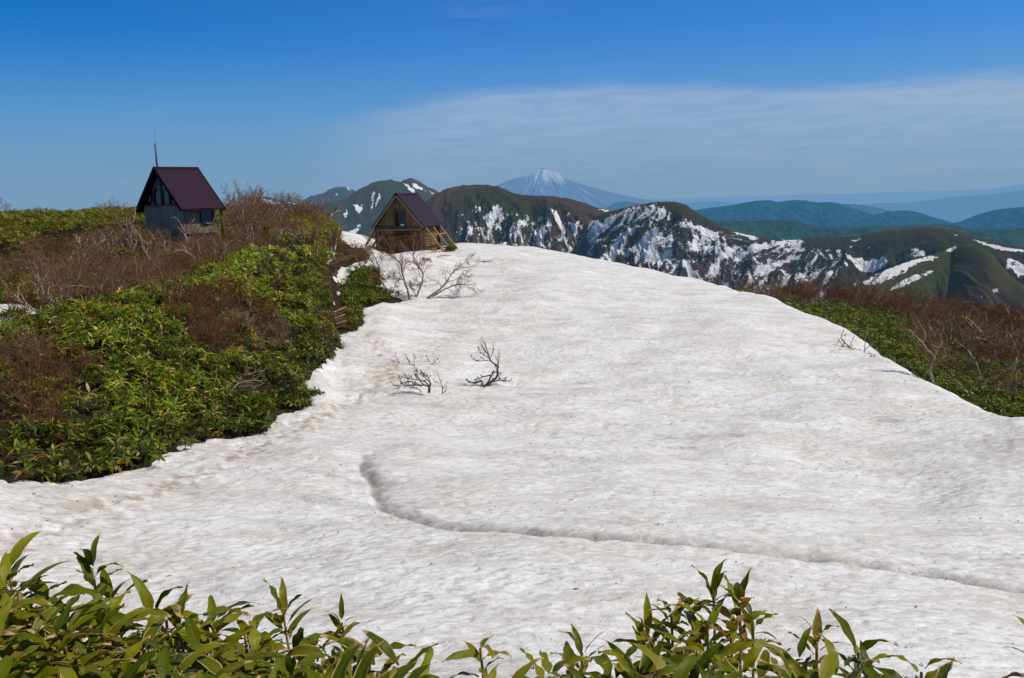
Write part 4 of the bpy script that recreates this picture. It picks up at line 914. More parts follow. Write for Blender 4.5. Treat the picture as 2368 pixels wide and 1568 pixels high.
# trees at the edge of the green rise, left of the path
P, r_ = foot(Z2, (150, 250)); B6 = from_zoom(Z2, [[(120, 255), (160, 210), (190, 160), (200, 100), (215, 40), (232, -40), (240, -90)], [(190, 165), (170, 90), (175, 20), (160, -50)], [(180, 190), (240, 185), (290, 215)], [(200, 140), (260, 150), (270, 150)]], r_, 6)
custom_tree('birch', P - np.array([0, 0, .3]), B6, [(.12, .02), (.05, .015), (.045, .012), (.03, .012)], M_pale, M_brn, 'pale leaning birch at the edge of the path left of the log hut', 'birch', 806, BIRCH)
P, r_ = foot(Z2, (45, 160)); B7 = from_zoom(Z2, [[(45, 190), (40, 110), (50, 40), (35, -40), (45, -90)], [(42, 110), (10, 60), (-20, -10)]], r_, 7)
custom_tree('birch', P - np.array([0, 0, .3]), B7, [(.07, .02), (.04, .012)], M_tan, M_brn, 'slender upright birch left of the pale leaning one', 'birch', 807, BIRCH)
def ZL(zx, zy): return (zx * .76545 / 1.7305, (750 + zy * .76545) / 1.7305)
P, r_ = foot(ZL, (1455, 470)); B8 = from_zoom(ZL, [[(1460, 475), (1480, 430), (1495, 400), (1480, 350), (1490, 310)], [(1480, 430), (1420, 395), (1390, 350), (1340, 320)], [(1490, 420), (1550, 400), (1590, 380)], [(1485, 440), (1540, 440), (1590, 430)], [(1475, 450), (1400, 420), (1350, 400)]], r_, 8)
custom_tree('leafless_shrub', P - np.array([0, 0, .5]), B8, [(.05, .012), (.04, .01), (.035, .01), (.03, .01), (.03, .01)], M_gt, M_dk, 'dark spreading bare shrub on the green rise left of the path', 'shrub', 808, BIRCH)
P, r_ = foot(ZL, (1200, 1060)); B9 = from_zoom(ZL, [[(1150, 1120), (1200, 1080), (1240, 1030), (1300, 1010), (1370, 1010)], [(1240, 1035), (1260, 990), (1330, 970), (1390, 950)], [(1230, 1045), (1280, 1040), (1340, 1035)]], r_, 9, .2)
custom_tree('fallen_branch', P - np.array([0, 0, .3]), B9, [(.03, .008), (.02, .006), (.015, .006)], M_pale, M_gt, 'pale forked branch lying over the bamboo bank near the snow', 'branch', 809, dict(BIRCH, up=[0, .05, .05, .03], n=[7, 5, 4, 0]))
# the two bare shrubs poking out of the snow, with their stray twig tips
SH = dict(BIRCH, rmin=.006, n=[8, 5, 4, 0], wander=[.05, .16, .16, .14], up=[0, .10, .08, .05], ratio=[.5, .6, .6, 0], ang=[(.35, .9), (.35, .85), (.35, .8), (0, 0)], rr=.75)
P, r_ = foot(Z2, (1045, 1385)); S1 = from_zoom(Z2, [[(1045, 1390), (1048, 1340), (1000, 1325), (920, 1325), (840, 1325), (735, 1325)], [(1048, 1345), (1060, 1310), (1010, 1260), (950, 1215), (910, 1180)], [(1050, 1330), (1000, 1290), (920, 1275), (850, 1265), (795, 1245)], [(1055, 1320), (1040, 1260), (990, 1220), (975, 1195)], [(960, 1330), (900, 1290), (830, 1300), (770, 1320)], [(975, 1390), (950, 1360), (890, 1345), (830, 1320)]], r_, 10, .3)
custom_tree('leafless_shrub', P - np.array([0, 0, .06]), S1, [(.055, .012), (.03, .008), (.028, .008), (.025, .008), (.02, .007), (.02, .007)], M_grey, M_dk, 'low dark shrub fanning left out of the snow, left of the curved one', 'shrub', 810, SH)
P, r_ = foot(Z2, (1170, 1395)); S1b = from_zoom(Z2, [[(1162, 1398), (1165, 1350), (1145, 1290), (1125, 1215)], [(1165, 1360), (1190, 1330), (1205, 1300)], [(1170, 1395), (1195, 1370), (1200, 1340)], [(1158, 1340), (1110, 1300), (1080, 1285)]], r_, 11, .15)
custom_tree('twig_tip', P - np.array([0, 0, .05]), S1b, [(.022, .007), (.016, .006), (.018, .006), (.012, .005)], M_grey, M_dk, 'thin dark sapling standing just right of the low fanning shrub', 'twig', 811, dict(SH, n=[4, 3, 2, 0]))
for k, (ft, pls, lab) in enumerate([((798, 1160), [[(800, 1162), (775, 1120), (755, 1085), (740, 1045)], [(795, 1155), (760, 1140), (715, 1140)], [(778, 1125), (740, 1115), (700, 1095)]], 'leftmost of three twig tips poking through the snow above the dark shrub'),
                                   ((925, 1172), [[(935, 1175), (900, 1150), (865, 1105), (840, 1070), (805, 1045)], [(900, 1150), (912, 1100), (925, 1075), (900, 1045)], [(870, 1160), (865, 1120), (850, 1090)]], 'middle of three twig tips poking through the snow above the dark shrub'),
                                   ((1058, 1168), [[(1052, 1170), (1075, 1130), (1110, 1100), (1140, 1060)], [(1065, 1150), (1045, 1110), (1030, 1065), (1010, 1060)], [(1070, 1140), (1120, 1130), (1150, 1105)], [(1120, 1190), (1140, 1160), (1170, 1140)]], 'rightmost of three twig tips poking through the snow above the dark shrub')]):
    P, r_ = foot(Z2, ft); custom_tree('twig_tip', P - np.array([0, 0, .05]), from_zoom(Z2, pls, r_, 30 + k, .2), [(.018, .006), (.013, .005), (.013, .005), (.012, .005)], M_grey, M_dk, lab, 'twig', 820 + k, dict(SH, n=[4, 3, 2, 0]))
P, r_ = foot(Z2, (1540, 1335)); S2 = from_zoom(Z2, [[(1535, 1342), (1590, 1300), (1640, 1260), (1662, 1210), (1660, 1165), (1620, 1125), (1585, 1080), (1560, 1010), (1552, 940)], [(1545, 1340), (1580, 1290), (1600, 1240), (1640, 1205), (1665, 1230), (1672, 1270)], [(1540, 1335), (1610, 1295), (1680, 1280), (1770, 1292)], [(1525, 1330), (1515, 1285), (1470, 1300), (1420, 1295), (1378, 1278)], [(1590, 1235), (1530, 1250), (1480, 1270), (1455, 1280)], [(1600, 1240), (1625, 1200)],
    [(1610, 1115), (1550, 1105), (1490, 1110), (1430, 1090)], [(1590, 1085), (1530, 1050), (1480, 1000)], [(1570, 1040), (1530, 990), (1515, 955)], [(1590, 1090), (1610, 1040), (1625, 980)], [(1650, 1150), (1665, 1120)]], r_, 12, .3)
custom_tree('leafless_shrub', P - np.array([0, 0, .06]), S2, [(.065, .010), (.04, .02), (.04, .014), (.045, .014), (.028, .012), (.03, .02), (.022, .007), (.02, .006), (.016, .006), (.016, .006), (.012, .006)], M_grey, M_dk, 'hook shaped bare shrub standing alone in the middle of the snowfield', 'shrub', 812, dict(SH, n=[5, 5, 4, 0], ratio=[.55, .62, .6, 0]))
# fallen branch and crooked birches by the right edge
P, r_ = foot(Z3, (1100, 712)); S3 = from_zoom(Z3, [[(1120, 722), (1080, 702), (1020, 688), (975, 660), (940, 625), (918, 600), (930, 560), (945, 535)], [(1025, 690), (985, 680), (920, 640), (900, 600), (905, 640), (880, 640)], [(1105, 705), (1110, 650), (1115, 600), (1125, 560)], [(980, 665), (1010, 620), (1025, 570)], [(1110, 690), (1160, 650), (1200, 620)]], r_, 13, .3)
custom_tree('fallen_branch', P - np.array([0, 0, .0]), S3, [(.07, .012), (.025, .008), (.025, .008), (.018, .007), (.02, .007)], M_tan, M_gt, 'reddish fallen branch lying on the snow near the right edge', 'branch', 813, dict(BIRCH, up=[0, .05, .05, .03], n=[5, 4, 4, 0], ratio=[.4, .5, .5, 0]))
for k, (ft, pls, rad, lab) in enumerate([
    ((1640, 955), [[(1655, 965), (1635, 880), (1640, 800), (1660, 760), (1600, 690), (1570, 640), (1520, 590), (1460, 530)], [(1650, 770), (1690, 690), (1720, 640), (1710, 590), (1735, 520)], [(1570, 640), (1590, 580), (1560, 520), (1540, 470)], [(1690, 680), (1620, 640), (1595, 600)]], [(.055, .014), (.038, .011), (.026, .009), (.026, .009)], 'pale birch forking into a Y just beyond the right edge of the snow'),
    ((2025, 920), [[(2025, 930), (2000, 860), (1985, 800), (1945, 730), (1915, 690), (1930, 640), (1990, 590), (2020, 550), (1990, 510), (1920, 440)], [(2020, 550), (2050, 510)], [(1920, 690), (1860, 650), (1800, 600)], [(1975, 598), (2050, 610), (2120, 650)]], [(.09, .018), (.04, .014), (.045, .012), (.035, .01)], 'pale zigzag birch above the bamboo near the right edge'),
    ((1990, 1100), [[(1985, 1110), (2010, 1040), (2030, 985), (2000, 1020), (1930, 1010), (1850, 985), (1845, 920), (1870, 870)], [(2030, 1010), (2110, 1020), (2200, 990), (2280, 970)], [(1925, 1010), (1930, 1090)], [(2040, 985), (2080, 930), (2170, 890), (2230, 850)]], [(.08, .018), (.05, .014), (.03, .02), (.04, .012)], 'grey birch sprawling over the snow edge at the lower right')]):
    P, r_ = foot(Z3, ft)
    sd_ = snow_sd(np.array([P[0]]), np.array([P[1]]))[0]
    r2 = r_ + (2.0 if sd_ > -.5 else 0)
    a_ = math.atan2(P[0], P[1]); B_ = np.array([r2 * math.sin(a_), r2 * math.cos(a_), 0]); B_[2] = float(Zt(np.array([B_[0]]), np.array([B_[1]]))[0]) - .5
    L_ = from_zoom(Z3, pls, r2, 40 + k, .4); L_[0].insert(0, B_)
    custom_tree('birch', B_, L_, rad, M_pale, M_brn, lab, 'birch', 830 + k, BIRCH)
# scraps of branch lying on the snow
for k, (q, lab) in enumerate([((1018, 597), 'small brown twig scrap on the snow right of the log hut'), ((1120, 609), 'curled brown bark scrap on the open snow right of the log hut'), ((1008, 587), 'thin twig lying on the snow nearest the log hut props')]):
    P = hit(*q); r = np.random.default_rng(850 + k); L_ = []
    for j in range(3):
        a = r.uniform(-.5, .5); d = np.array([math.cos(a), math.sin(a) * .6, 0]); p0 = P + np.array([r.uniform(-.6, .2), r.uniform(-.2, .2), .12]); L_.append([p0, p0 + d * .5 + np.array([0, 0, .10]), p0 + d * 1.0 + np.array([0, .1, .0])])
    custom_tree('fallen_twig', P, L_, [(.035, .015)] * 3, M_tan, M_brn, lab, 'twig', 860 + k, dict(SH, n=[3, 2, 2, 0]))
# ------------------------------------------------------------------ the two huts
def board_mat(name, a, b, axis=0, width=.14, rough=.8, dark=.25):
    """vertical boards: each board its own tone, dark joints, grain along the board"""
    t = NT(name); v = t.objco(); s = t.n('SeparateXYZ'); t.l(v, s.inputs[0])
    q = t.math('DIVIDE', s.outputs[axis], width); fl = t.math('FLOOR', q); fr_ = t.math('FRACT', q)
    wn = t.n('TexWhiteNoise', noise_dimensions='1D'); t.l(fl, wn.inputs['W'])
    g = t.noise(t.scale(v, (9, 9, .7)), 2.2, 5., .65)
    c = t.mix(t.math('MULTIPLY_ADD', g, .55, t.math('MULTIPLY_ADD', wn.outputs['Value'], .55, -.05), clamp=True), a, b)
    big = t.noise(v, .9, 4.); c = t.mix(t.ramp(big, .45, .7, 0, .5), c, tuple(x * .5 for x in a))
    j = t.math('MAXIMUM', t.ramp(fr_, .07, .0), t.ramp(fr_, .93, 1.)); c = t.mix(t.math('MULTIPLY', j, .85), c, tuple(x * dark for x in a))
    return t.done(t.bsdf(c, rough, t.bump(t.math('SUBTRACT', g, j), .6, .02), .2))
def log_mat(name, a, b):
    t = NT(name); v = t.objco(); g = t.noise(t.scale(v, (1, 1, 6)), 1.6, 5., .65); g2 = t.noise(v, 9., 4., .6)
    c = t.mix(t.ramp(g, .35, .65), a, b); c = t.mix(t.ramp(g2, .55, .75, 0, .6), c, tuple(x * .35 for x in a))
    return t.done(t.bsdf(c, .75, t.bump(g2, .5, .02), .25))
def roof_mat(name, a, b):
    t = NT(name); v = t.objco(); n = t.noise(v, 1.3, 5., .6); n2 = t.noise(t.scale(v, (1, 6, 1)), 4., 3.)
    c = t.mix(n, a, b); c = t.mix(t.ramp(n2, .55, .8, 0, .35), c, tuple(x * .6 for x in a))
    return t.done(t.bsdf(c, .55, t.bump(n2, .15, .01), .12))
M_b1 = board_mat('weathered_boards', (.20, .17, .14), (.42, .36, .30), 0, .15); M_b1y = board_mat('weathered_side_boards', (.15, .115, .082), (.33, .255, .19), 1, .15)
M_b2 = board_mat('brown_boards', (.115, .070, .034), (.27, .175, .090), 0, .16)
M_log = log_mat('logs', (.13, .075, .030), (.27, .165, .068)); M_logd = log_mat('shade_toned_logs', (.060, .036, .018), (.125, .075, .036)); M_prop = log_mat('prop_logs', (.20, .115, .045), (.42, .27, .12))  # front logs repeat the log colour darker, with the wall's shade put in
M_roof1 = roof_mat('maroon_roof', (.021, .008, .019), (.030, .011, .026)); M_roof2 = roof_mat('purple_brown_roof', (.032, .020, .033), (.045, .028, .044))
M_trim1 = simple('dark_maroon_trim', (.020, .008, .012), .7, .2, 6., .08); M_trim2 = simple('grey_bargeboard', (.25, .20, .15), .8, .25, 12.)
M_glass = simple('window_glass', (.012, .016, .020), .06, .1, 3., .5); M_glassb = simple('painted_sky_glass', (.10, .17, .22), .08, .2, 1., .5); M_frame = simple('window_frame_wood', (.10, .062, .036), .7); M_dark = simple('painted_dark_opening', (.010, .008, .006), .9)  # paler blue glass has a sky reflection painted into its colour
M_conc = simple('concrete_footing', (.16, .14, .12), .9, .3, 5.); M_iron = simple('antenna_metal', (.045, .055, .065), .5, .2, 9., .4); M_white = simple('white_board', (.70, .72, .74), .6, .05); M_bluep = simple('pale_blue_plate', (.30, .38, .48), .5, .1)

def roof_slab(eh, ze, zr, y0, y1, n, th, side):
    """one pitch with overlapping courses"""
    mb = MB(); top = []
    ux, uz = (0 - eh), (zr - ze); L = math.hypot(ux, uz); nx, nz = uz / L, eh / L
    for k in range(n):
        a, b = k / n, (k + 1) / n
        top.append((eh + ux * a + nx * (th + .018), ze + uz * a + nz * (th + .018)))
        top.append((eh + ux * b + nx * (th + .004), ze + uz * b + nz * (th + .004)))
    poly = [(eh, ze)] + top + [(0, zr)]
    poly = [(x * side, z) for x, z in poly]
    mb.prism(poly, y0, y1); return mb
def gable_poly(wh, z0, ztop_at, zr, eh, ze, off=.03):
    f = lambda x: zr - (zr - ze) * abs(x) / eh - off
    return [(-wh, z0), (wh, z0), (wh, f(wh)), (0, f(0)), (-wh, f(wh))]

# --- hut 1: boarded hut with the antenna
o_ = at(381.8, 545.0, 75)
h1 = empty('boarded_hut', tuple(o_), -.643, 'small weathered board hut with a steep maroon roof, glazed gable and antenna mast', 'hut')
wh, L, eh, ze, zr, y0, y1 = 2.72, 2.98, 3.21, 2.015, 5.31, -.40, 3.5
mb = MB(); f_ = lambda x: zr - (zr - ze) * abs(x) / eh - .03
mb.prism([(-wh, .12), (wh, .12), (wh, 2.42), (-wh, 2.42)], 0, .10); front1 = mb.build('front_wall', M_b1, h1)
mb = MB(); mb.box((wh - .05, L / 2 + .05, 1.27), (.10, L - .10, 2.3)); side1 = mb.build('side_wall', M_b1y, h1)
mb = MB(); mb.box((-wh + .05, L / 2 + .05, 1.27), (.10, L - .10, 2.3)); mb.build('side_wall', M_b1y, h1)
mb = MB(); mb.prism([(-wh + .11, .12), (wh - .11, .12), (wh - .11, f_(wh)), (0, f_(0)), (-wh + .11, f_(wh))], L - .12, L - .02); mb.build('back_wall', M_b1, h1)
mb = MB(); mb.box((0, L / 2, -.55), (2 * wh - .25, L - .2, 1.3)); mb.build('footing', M_conc, h1)
# glazed gable: dark panes behind mullions and a transom
gz0 = 2.46
gl = MB(); gl.prism([(-wh + .1, gz0), (wh - .1, gz0), (wh - .1, f_(wh) - .02), (0, f_(0) - .1), (-wh + .1, f_(wh) - .02)], .06, .09); gwin = gl.build('gable_window', M_glass, h1)
def mull(x, z0, z1, wd=.12, y=.0): m_ = MB(); m_.box((x, y, (z0 + z1) / 2), (wd, .10, z1 - z0)); m_.build('mullion', M_frame, gwin)
mull(0.02, gz0 + .03, f_(.1) - .12, .20); mull(-1.12, gz0 + .03, f_(1.18) - .05, .13); mull(1.14, gz0 + .03, f_(1.2) - .05, .13)
tr = MB(); tr.box((0, -.015, 3.68), (2 * 1.32, .06, .10)); tr.build('transom', M_frame, gwin)
tr = MB(); tr.box((0, -.03, gz0 - .02), (2 * wh - .06, .16, .09)); tr.build('window_sill', M_frame, gwin)
for s in (-1, 1):  # pale overlay panes, a sky reflection painted on the gable glass
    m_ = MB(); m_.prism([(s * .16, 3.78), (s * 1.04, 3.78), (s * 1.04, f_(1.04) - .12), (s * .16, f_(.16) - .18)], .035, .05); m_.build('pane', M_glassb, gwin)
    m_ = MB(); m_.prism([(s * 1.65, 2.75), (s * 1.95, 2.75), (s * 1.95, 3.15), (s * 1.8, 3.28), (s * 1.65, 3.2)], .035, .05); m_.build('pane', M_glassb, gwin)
# side window, roof, trim, post
wn_ = MB(); wn_.box((wh + .015, 2.12, 1.36), (.05, 1.04, 1.14)); sw = wn_.build('window', M_glass, h1)
fr1 = MB()
for (yy, zz, a, b) in ((2.12, .80, 1.16, .08), (2.12, 1.95, 1.16, .08)): fr1.box((wh + .04, yy, zz), (.09, a, b))
for yy in (1.58, 2.66): fr1.box((wh + .04, yy, 1.375), (.085, .07, 1.06))
fr1.build('window_frame', M_trim1, sw)
m_ = MB(); m_.box((wh + .05, 2.25, .90), (.02, .42, .10)); m_.build('window_ledge', M_trim2, sw)
for s in (-1, 1):
    rf = roof_slab(eh, ze, zr, y0, y1, 18, .10, s).build('roof', M_roof1, h1)
    bb = MB(); bb.bar((s * (eh + .06), y0 - .03, ze - .02), (s * .02, y0 - .03, zr + .0), .06, .26, (0, 0, 1)); bb.build('bargeboard', M_trim1, rf)
    bb = MB(); bb.bar((s * (eh + .06), y1 + .03, ze - .02), (s * .02, y1 + .03, zr + .0), .06, .26, (0, 0, 1)); bb.build('bargeboard', M_trim1, rf)
    fa_ = MB(); fa_.box((s * (eh + .05), (y0 + y1) / 2, ze - .02), (.05, y1 - y0 + .02, .20)); fa_.build('fascia', M_trim1, rf)
rc = MB(); rc.prism([(-.20, zr + .00), (-.02, zr + .19), (.02, zr + .19), (.20, zr + .00), (0, zr + .14)], y0 - .07, y1 + .07); rc.build('ridge_cap', M_trim1, h1)
ps_ = MB(); ps_.cyl((2.98, 3.38, -.9), (2.98, 3.38, 2.12), .10, .09, 10); ps_.build('porch_post', M_logd, h1, True)
am = MB(); am.cyl((-.30, .05, 4.85), (-.30, .05, 7.35), .050, .045, 8); mast = am.build('antenna_mast', M_iron, h1, True)
ar = MB(); ar.cyl((-.17, .05, 5.0), (-.17, .05, 8.0), .020, .016, 6); ar.cyl((-.17, .05, 8.0), (-.17, .05, 8.45), .010, .006, 6); ar.build('antenna_rod', M_iron, mast, True)
for zz in (5.35, 6.05, 7.15):
    br = MB(); br.box((-.26, .05, zz), (.28, .03, .035)); br.build('bracket', M_iron, mast)

# --- hut 2: log hut with slanting props
o_ = at(925.9, 585.3, 85)
h2 = empty('log_hut', tuple(o_), -.305, 'brown log hut with boarded gable, purple roof and slanting log props', 'hut')
wh, L, eh, ze, zr, y0, y1 = 2.408, 4.19, 2.735, 2.51, 5.70, -.40, 4.80
f_ = lambda x: zr - (zr - ze) * abs(x) / eh - .03
zl = [(-.75 + .215 * k) for k in range(15)]
lw = MB()
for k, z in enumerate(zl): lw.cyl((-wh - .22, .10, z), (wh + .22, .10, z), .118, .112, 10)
fw_ = lw.build('log_wall', M_logd, h2, True); fw_['label'] = 'front log wall with shade put into its dark colour'
for s in (-1, 1):
    lw = MB()
    for z in zl: lw.cyl((s * (wh - .10), -.16, z + .107), (s * (wh - .10), L + .2, z + .107), .115, .112, 10)
    lw.build('log_wall', M_log, h2, True)
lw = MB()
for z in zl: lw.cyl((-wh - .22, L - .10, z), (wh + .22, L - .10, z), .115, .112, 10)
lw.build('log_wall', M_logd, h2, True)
gw_ = MB(); gw_.prism([(-eh + .33, 2.52), (eh - .33, 2.52), (.02, f_(0) - .05), (-.02, f_(0) - .05)], -.10, -.02); gable = gw_.build('gable_wall', M_b2, h2)
gw_ = MB(); gw_.prism([(-eh + .33, 2.52), (eh - .33, 2.52), (.02, f_(0) - .05), (-.02, f_(0) - .05)], L, L + .08); gw_.build('gable_wall', M_b2, h2)
bm_ = MB(); bm_.box((0, -.16, 2.46), (2 * eh - .42, .16, .17)); bm_.build('cross_beam', M_logd, h2)
bm_ = MB(); bm_.box((0, -.20, 2.27), (2 * eh - .9, .05, .10)); bm_.build('cross_beam', M_trim2, h2)
wm = MB(); wm.box((.14, -.115, 3.28), (1.06, .03, 1.36)); win2 = wm.build('window', M_glass, h2)
fm = MB()
for x in (-.39, .16, .67): fm.box((x, -.15, 3.28), (.10 if x != .16 else .13, .07, 1.40))
for z in (2.58, 3.99): fm.box((.14, -.152, z), (1.18, .08, .10))
fm.build('window_frame', M_frame, win2)
m_ = MB(); m_.box((.42, -.14, 2.76), (.34, .012, .16)); m_.build('white_card', M_white, win2)
m_ = MB(); m_.box((.42, -.139, 3.40), (.38, .012, 1.02)); m_.build('pane', simple('blue_pane', (.03, .06, .13), .1, .2), win2)
dm_ = MB(); dm_.box((.22, -.09, .88), (1.05, .14, 1.75)); door = dm_.build('door', M_dark, h2)  # solid panel painted near black for the shade of a door recess
m_ = MB()
for z in (.35, .8, 1.25, 1.6): m_.box((.22, -.17, z), (.96, .03, .30 if z > 1.5 else .36))
m_.build('door_boards', M_logd, door)
m_ = MB()
for x in (-.36, .80): m_.box((x, -.17, .88), (.10, .10, 1.8))
m_.build('door_frame', M_frame, door)
pl = MB(); pl.cyl((-.56, -.30, -.5), (-.56, -.30, 1.75), .055, .05, 8); pl.build('porch_pole', M_trim2, h2, True)
vt = MB(); vt.cyl((.0, -.13, 4.62), (.0, -.10, 4.62), .14, .14, 14); vt.build('gable_vent', M_trim2, h2, True)
bp = MB(); bp.box((-2.12, -.06, 1.42), (.24, .03, .36)); bp.build('wall_plate', M_bluep, h2)
for s in (-1, 1):
    rf = roof_slab(eh, ze, zr, y0, y1, 20, .09, s).build('roof', M_roof2, h2)
    bb = MB(); bb.bar((s * (eh - .02), y0 - .03, ze - .05), (s * .05, y0 - .03, zr - .12), .05, .24, (0, 0, 1)); bb.build('bargeboard', M_trim2, rf)
    bb = MB(); bb.bar((s * (eh + .07), y0 - .035, ze + .06), (s * .02, y0 - .035, zr + .10), .07, .07, (0, 0, 1)); bb.build('verge_trim', M_trim1, rf)
    bb = MB(); bb.bar((s * (eh - .02), y1 + .03, ze - .05), (s * .05, y1 + .03, zr - .12), .05, .24, (0, 0, 1)); bb.build('bargeboard', M_trim2, rf)
    for yy in (.28, 2.15, 4.02):
        pr = MB(); pr.cyl((s * (wh + .12), yy, 2.62), (s * (wh + 2.22), yy + .05, -.15), .10, .12, 10); pr.build('slanting_prop', M_prop, h2, True)
    rl = MB(); rl.cyl((s * (wh + .76), -.1, 1.62), (s * (wh + .76), 4.4, 1.70), .075, .07, 8); rl.build('tie_rail', M_prop, h2, True)
    rl = MB(); rl.cyl((s * (wh + 1.66), 1.2, .40), (s * (wh + 1.66), 4.35, .48), .085, .08, 8); rl.build('tie_rail', M_prop, h2, True)
    rl = MB(); rl.cyl((s * (wh - .05), .3, 1.66), (s * (wh + .80), .3, 1.62), .06, .06, 8); rl.build('tie_rail', M_prop, h2, True)
rc = MB(); rc.prism([(-.20, zr + .00), (-.02, zr + .18), (.02, zr + .18), (.20, zr + .00), (0, zr + .12)], y0 - .06, y1 + .06); rc.build('ridge_cap', M_roof2, h2)

# --- path and log steps at the left edge of the snow
PATH = [hit(*p)[:2] for p in [(785, 772), (785, 757), (787, 735), (784, 712), (780, 692), (776, 672), (772, 650), (766, 632)]] + [xy_at(790, 69), xy_at(812, 74), xy_at(840, 79), xy_at(880, 82.5)]
def strip(pts, width, step=.25):
    P = np.array(pts); s = np.concatenate([[0], np.cumsum(np.linalg.norm(np.diff(P, axis=0), axis=1))]); tt = np.arange(0, s[-1], step)
    Q = np.stack([pchip(s, P[:, k], tt) for k in range(2)], 1); D = np.gradient(Q, axis=0); D /= np.linalg.norm(D, axis=1, keepdims=True); N = np.stack([-D[:, 1], D[:, 0]], 1)
    off = np.linspace(-.5, .5, 7) * width
    X = Q[:, None, :] + N[:, None, :] * off[None, :, None] * (1 + .25 * noise2(tt, tt * 0, 5))[:, None, None]
    return X
X = strip(PATH, .72); zz = Zt(X[..., 0], X[..., 1]) - .16 + .03 * fbm(X[..., 0] / .3, X[..., 1] / .3, 2, 5) + .10 * (np.abs(np.linspace(-1, 1, 7)) ** 2)[None, :]
t = NT('trodden_earth'); p_ = t.pos(); n_ = t.noise(p_, 4., 5., .7); c = t.mix(t.ramp(n_, .35, .65), (.045, .026, .016), (.12, .072, .042))
M_path = t.done(t.bsdf(c, .95, t.bump(n_, .6, .05), .1))
o = mesh_np('path', np.concatenate([X, zz[..., None]], -1).reshape(-1, 3), [grid_faces(*zz.shape)], M_path); tag(o, 'trodden brown earth path climbing between the bamboo and the snow', 'path', kind='structure')
st_ = empty('log_steps', tuple(hit(785, 757)), 0, 'short flight of brown log steps on the path at the snow edge', 'steps')
b0 = Vector(st_.location)
for k, zy in enumerate([655, 670, 690, 716, 735, 752, 770, 788, 806]):
    Pa = hit(*Z2(183 + k * 3, zy + 6)); Pb = hit(*Z2(300, zy)); zc_ = (Pa[2] + Pb[2]) / 2 + .04
    m_ = MB(); m_.cyl(Vector((Pa[0], Pa[1], zc_)) - b0, Vector((Pb[0], Pb[1], zc_ + .03)) - b0, .05, .045, 8); m_.build('step', M_logd if k % 3 else M_prop, st_, True)
    m_ = MB(); d_ = Vector((Pb[0] - Pa[0], Pb[1] - Pa[1], 0)); c_ = Vector(((Pa[0] + Pb[0]) / 2, (Pa[1] + Pb[1]) / 2, zc_ - .10)) - b0; m_.box(c_ + Vector((0, .18, -.02)), (d_.length * .96, .34, .16)); m_.build('tread', M_path, st_)
# brush at the left foot of the log hut
scatter_shrubs((-14, -6, 74, 88), 6, 74, K_brn + K_red[:1], .55, ['', 'low brown shrub beside the left prop of the log hut'], ['', 'low brown shrubs left of the log hut'], poly=[(795, 640), (795, 560), (880, 545), (880, 600)], mind=1.2, sdmax=.3)

# ------------------------------------------------------------------ foreground: broad leaved dwarf bamboo
t = NT('broad_bamboo_leaf'); uvn = t.n('UVMap'); s_ = t.n('SeparateXYZ'); t.l(uvn.outputs[0], s_.inputs[0]); U, Vv = s_.outputs[0], s_.outputs[1]
tint = t.attr('tint').outputs['Fac']; dry = t.attr('dry').outputs['Fac']; p_ = t.objco()
nz = t.noise(p_, 26., 5., .65); nz2 = t.noise(p_, 90., 3., .7); nl = t.noise(t.scale(uvn.outputs[0], (30, 1.2, 1)), 1.0, 2., .5)
c = t.mix(tint, (.036, .068, .002), (.245, .245, .006)); c = t.mix(t.math('MULTIPLY', t.ramp(nl, .35, .65), .4), c, (.145, .155, .006))
c = t.mix(t.math('MULTIPLY', t.ramp(nz, .54, .72), .35), c, (.17, .145, .022))
cu = t.math('ABSOLUTE', t.math('SUBTRACT', U, .5))
c = t.mix(t.math('MULTIPLY', t.ramp(cu, .045, .015), .40), c, (.22, .23, .05))
spot = t.math('MULTIPLY', t.ramp(nz2, .66, .74), t.ramp(nz, .45, .6)); c = t.mix(t.math('MULTIPLY', spot, .7), c, (.08, .035, .012))
ew = t.math('MULTIPLY_ADD', dry, .30, t.math('MULTIPLY_ADD', nz, .16, .02)); edge_ = t.ramp(t.math('ADD', cu, t.math('MULTIPLY', ew, .35)), .478, .512)
tipf = t.ramp(t.math('ADD', Vv, t.math('MULTIPLY', t.math('ADD', nz, dry), .26)), 1.06, 1.16)
ef = t.math('MAXIMUM', t.math('MULTIPLY', edge_, t.math('MULTIPLY', t.ramp(dry, .10, .45), t.ramp(t.noise(p_, 11., 2.), .42, .58))), tipf)
tan = t.mix(nz, (.50, .34, .15), (.68, .51, .27)); c = t.mix(ef, c, tan)
brn_ = t.mix(nz, (.20, .10, .04), (.46, .30, .14)); c = t.mix(t.math('MULTIPLY', t.ramp(dry, .40, .75), t.ramp(nz, .45, .62)), c, (.26, .19, .04)); c = t.mix(t.ramp(dry, .80, .95), c, brn_)
b_ = t.bsdf(c, .36, t.bump(nl, .25, .004), .17); tr_ = t.n('BsdfTranslucent'); t.l(t.mix(1., c, (1.8, 1.5, .3), 'MULTIPLY'), tr_.inputs[0])
mx = t.n('MixShader'); mx.inputs[0].default_value = .28; t.l(b_, mx.inputs[1]); t.l(tr_.outputs[0], mx.inputs[2]); M_big = t.done(mx.outputs[0])
M_cane = bark('bamboo_cane', (.34, .26, .09), (.55, .40, .17), 20.)

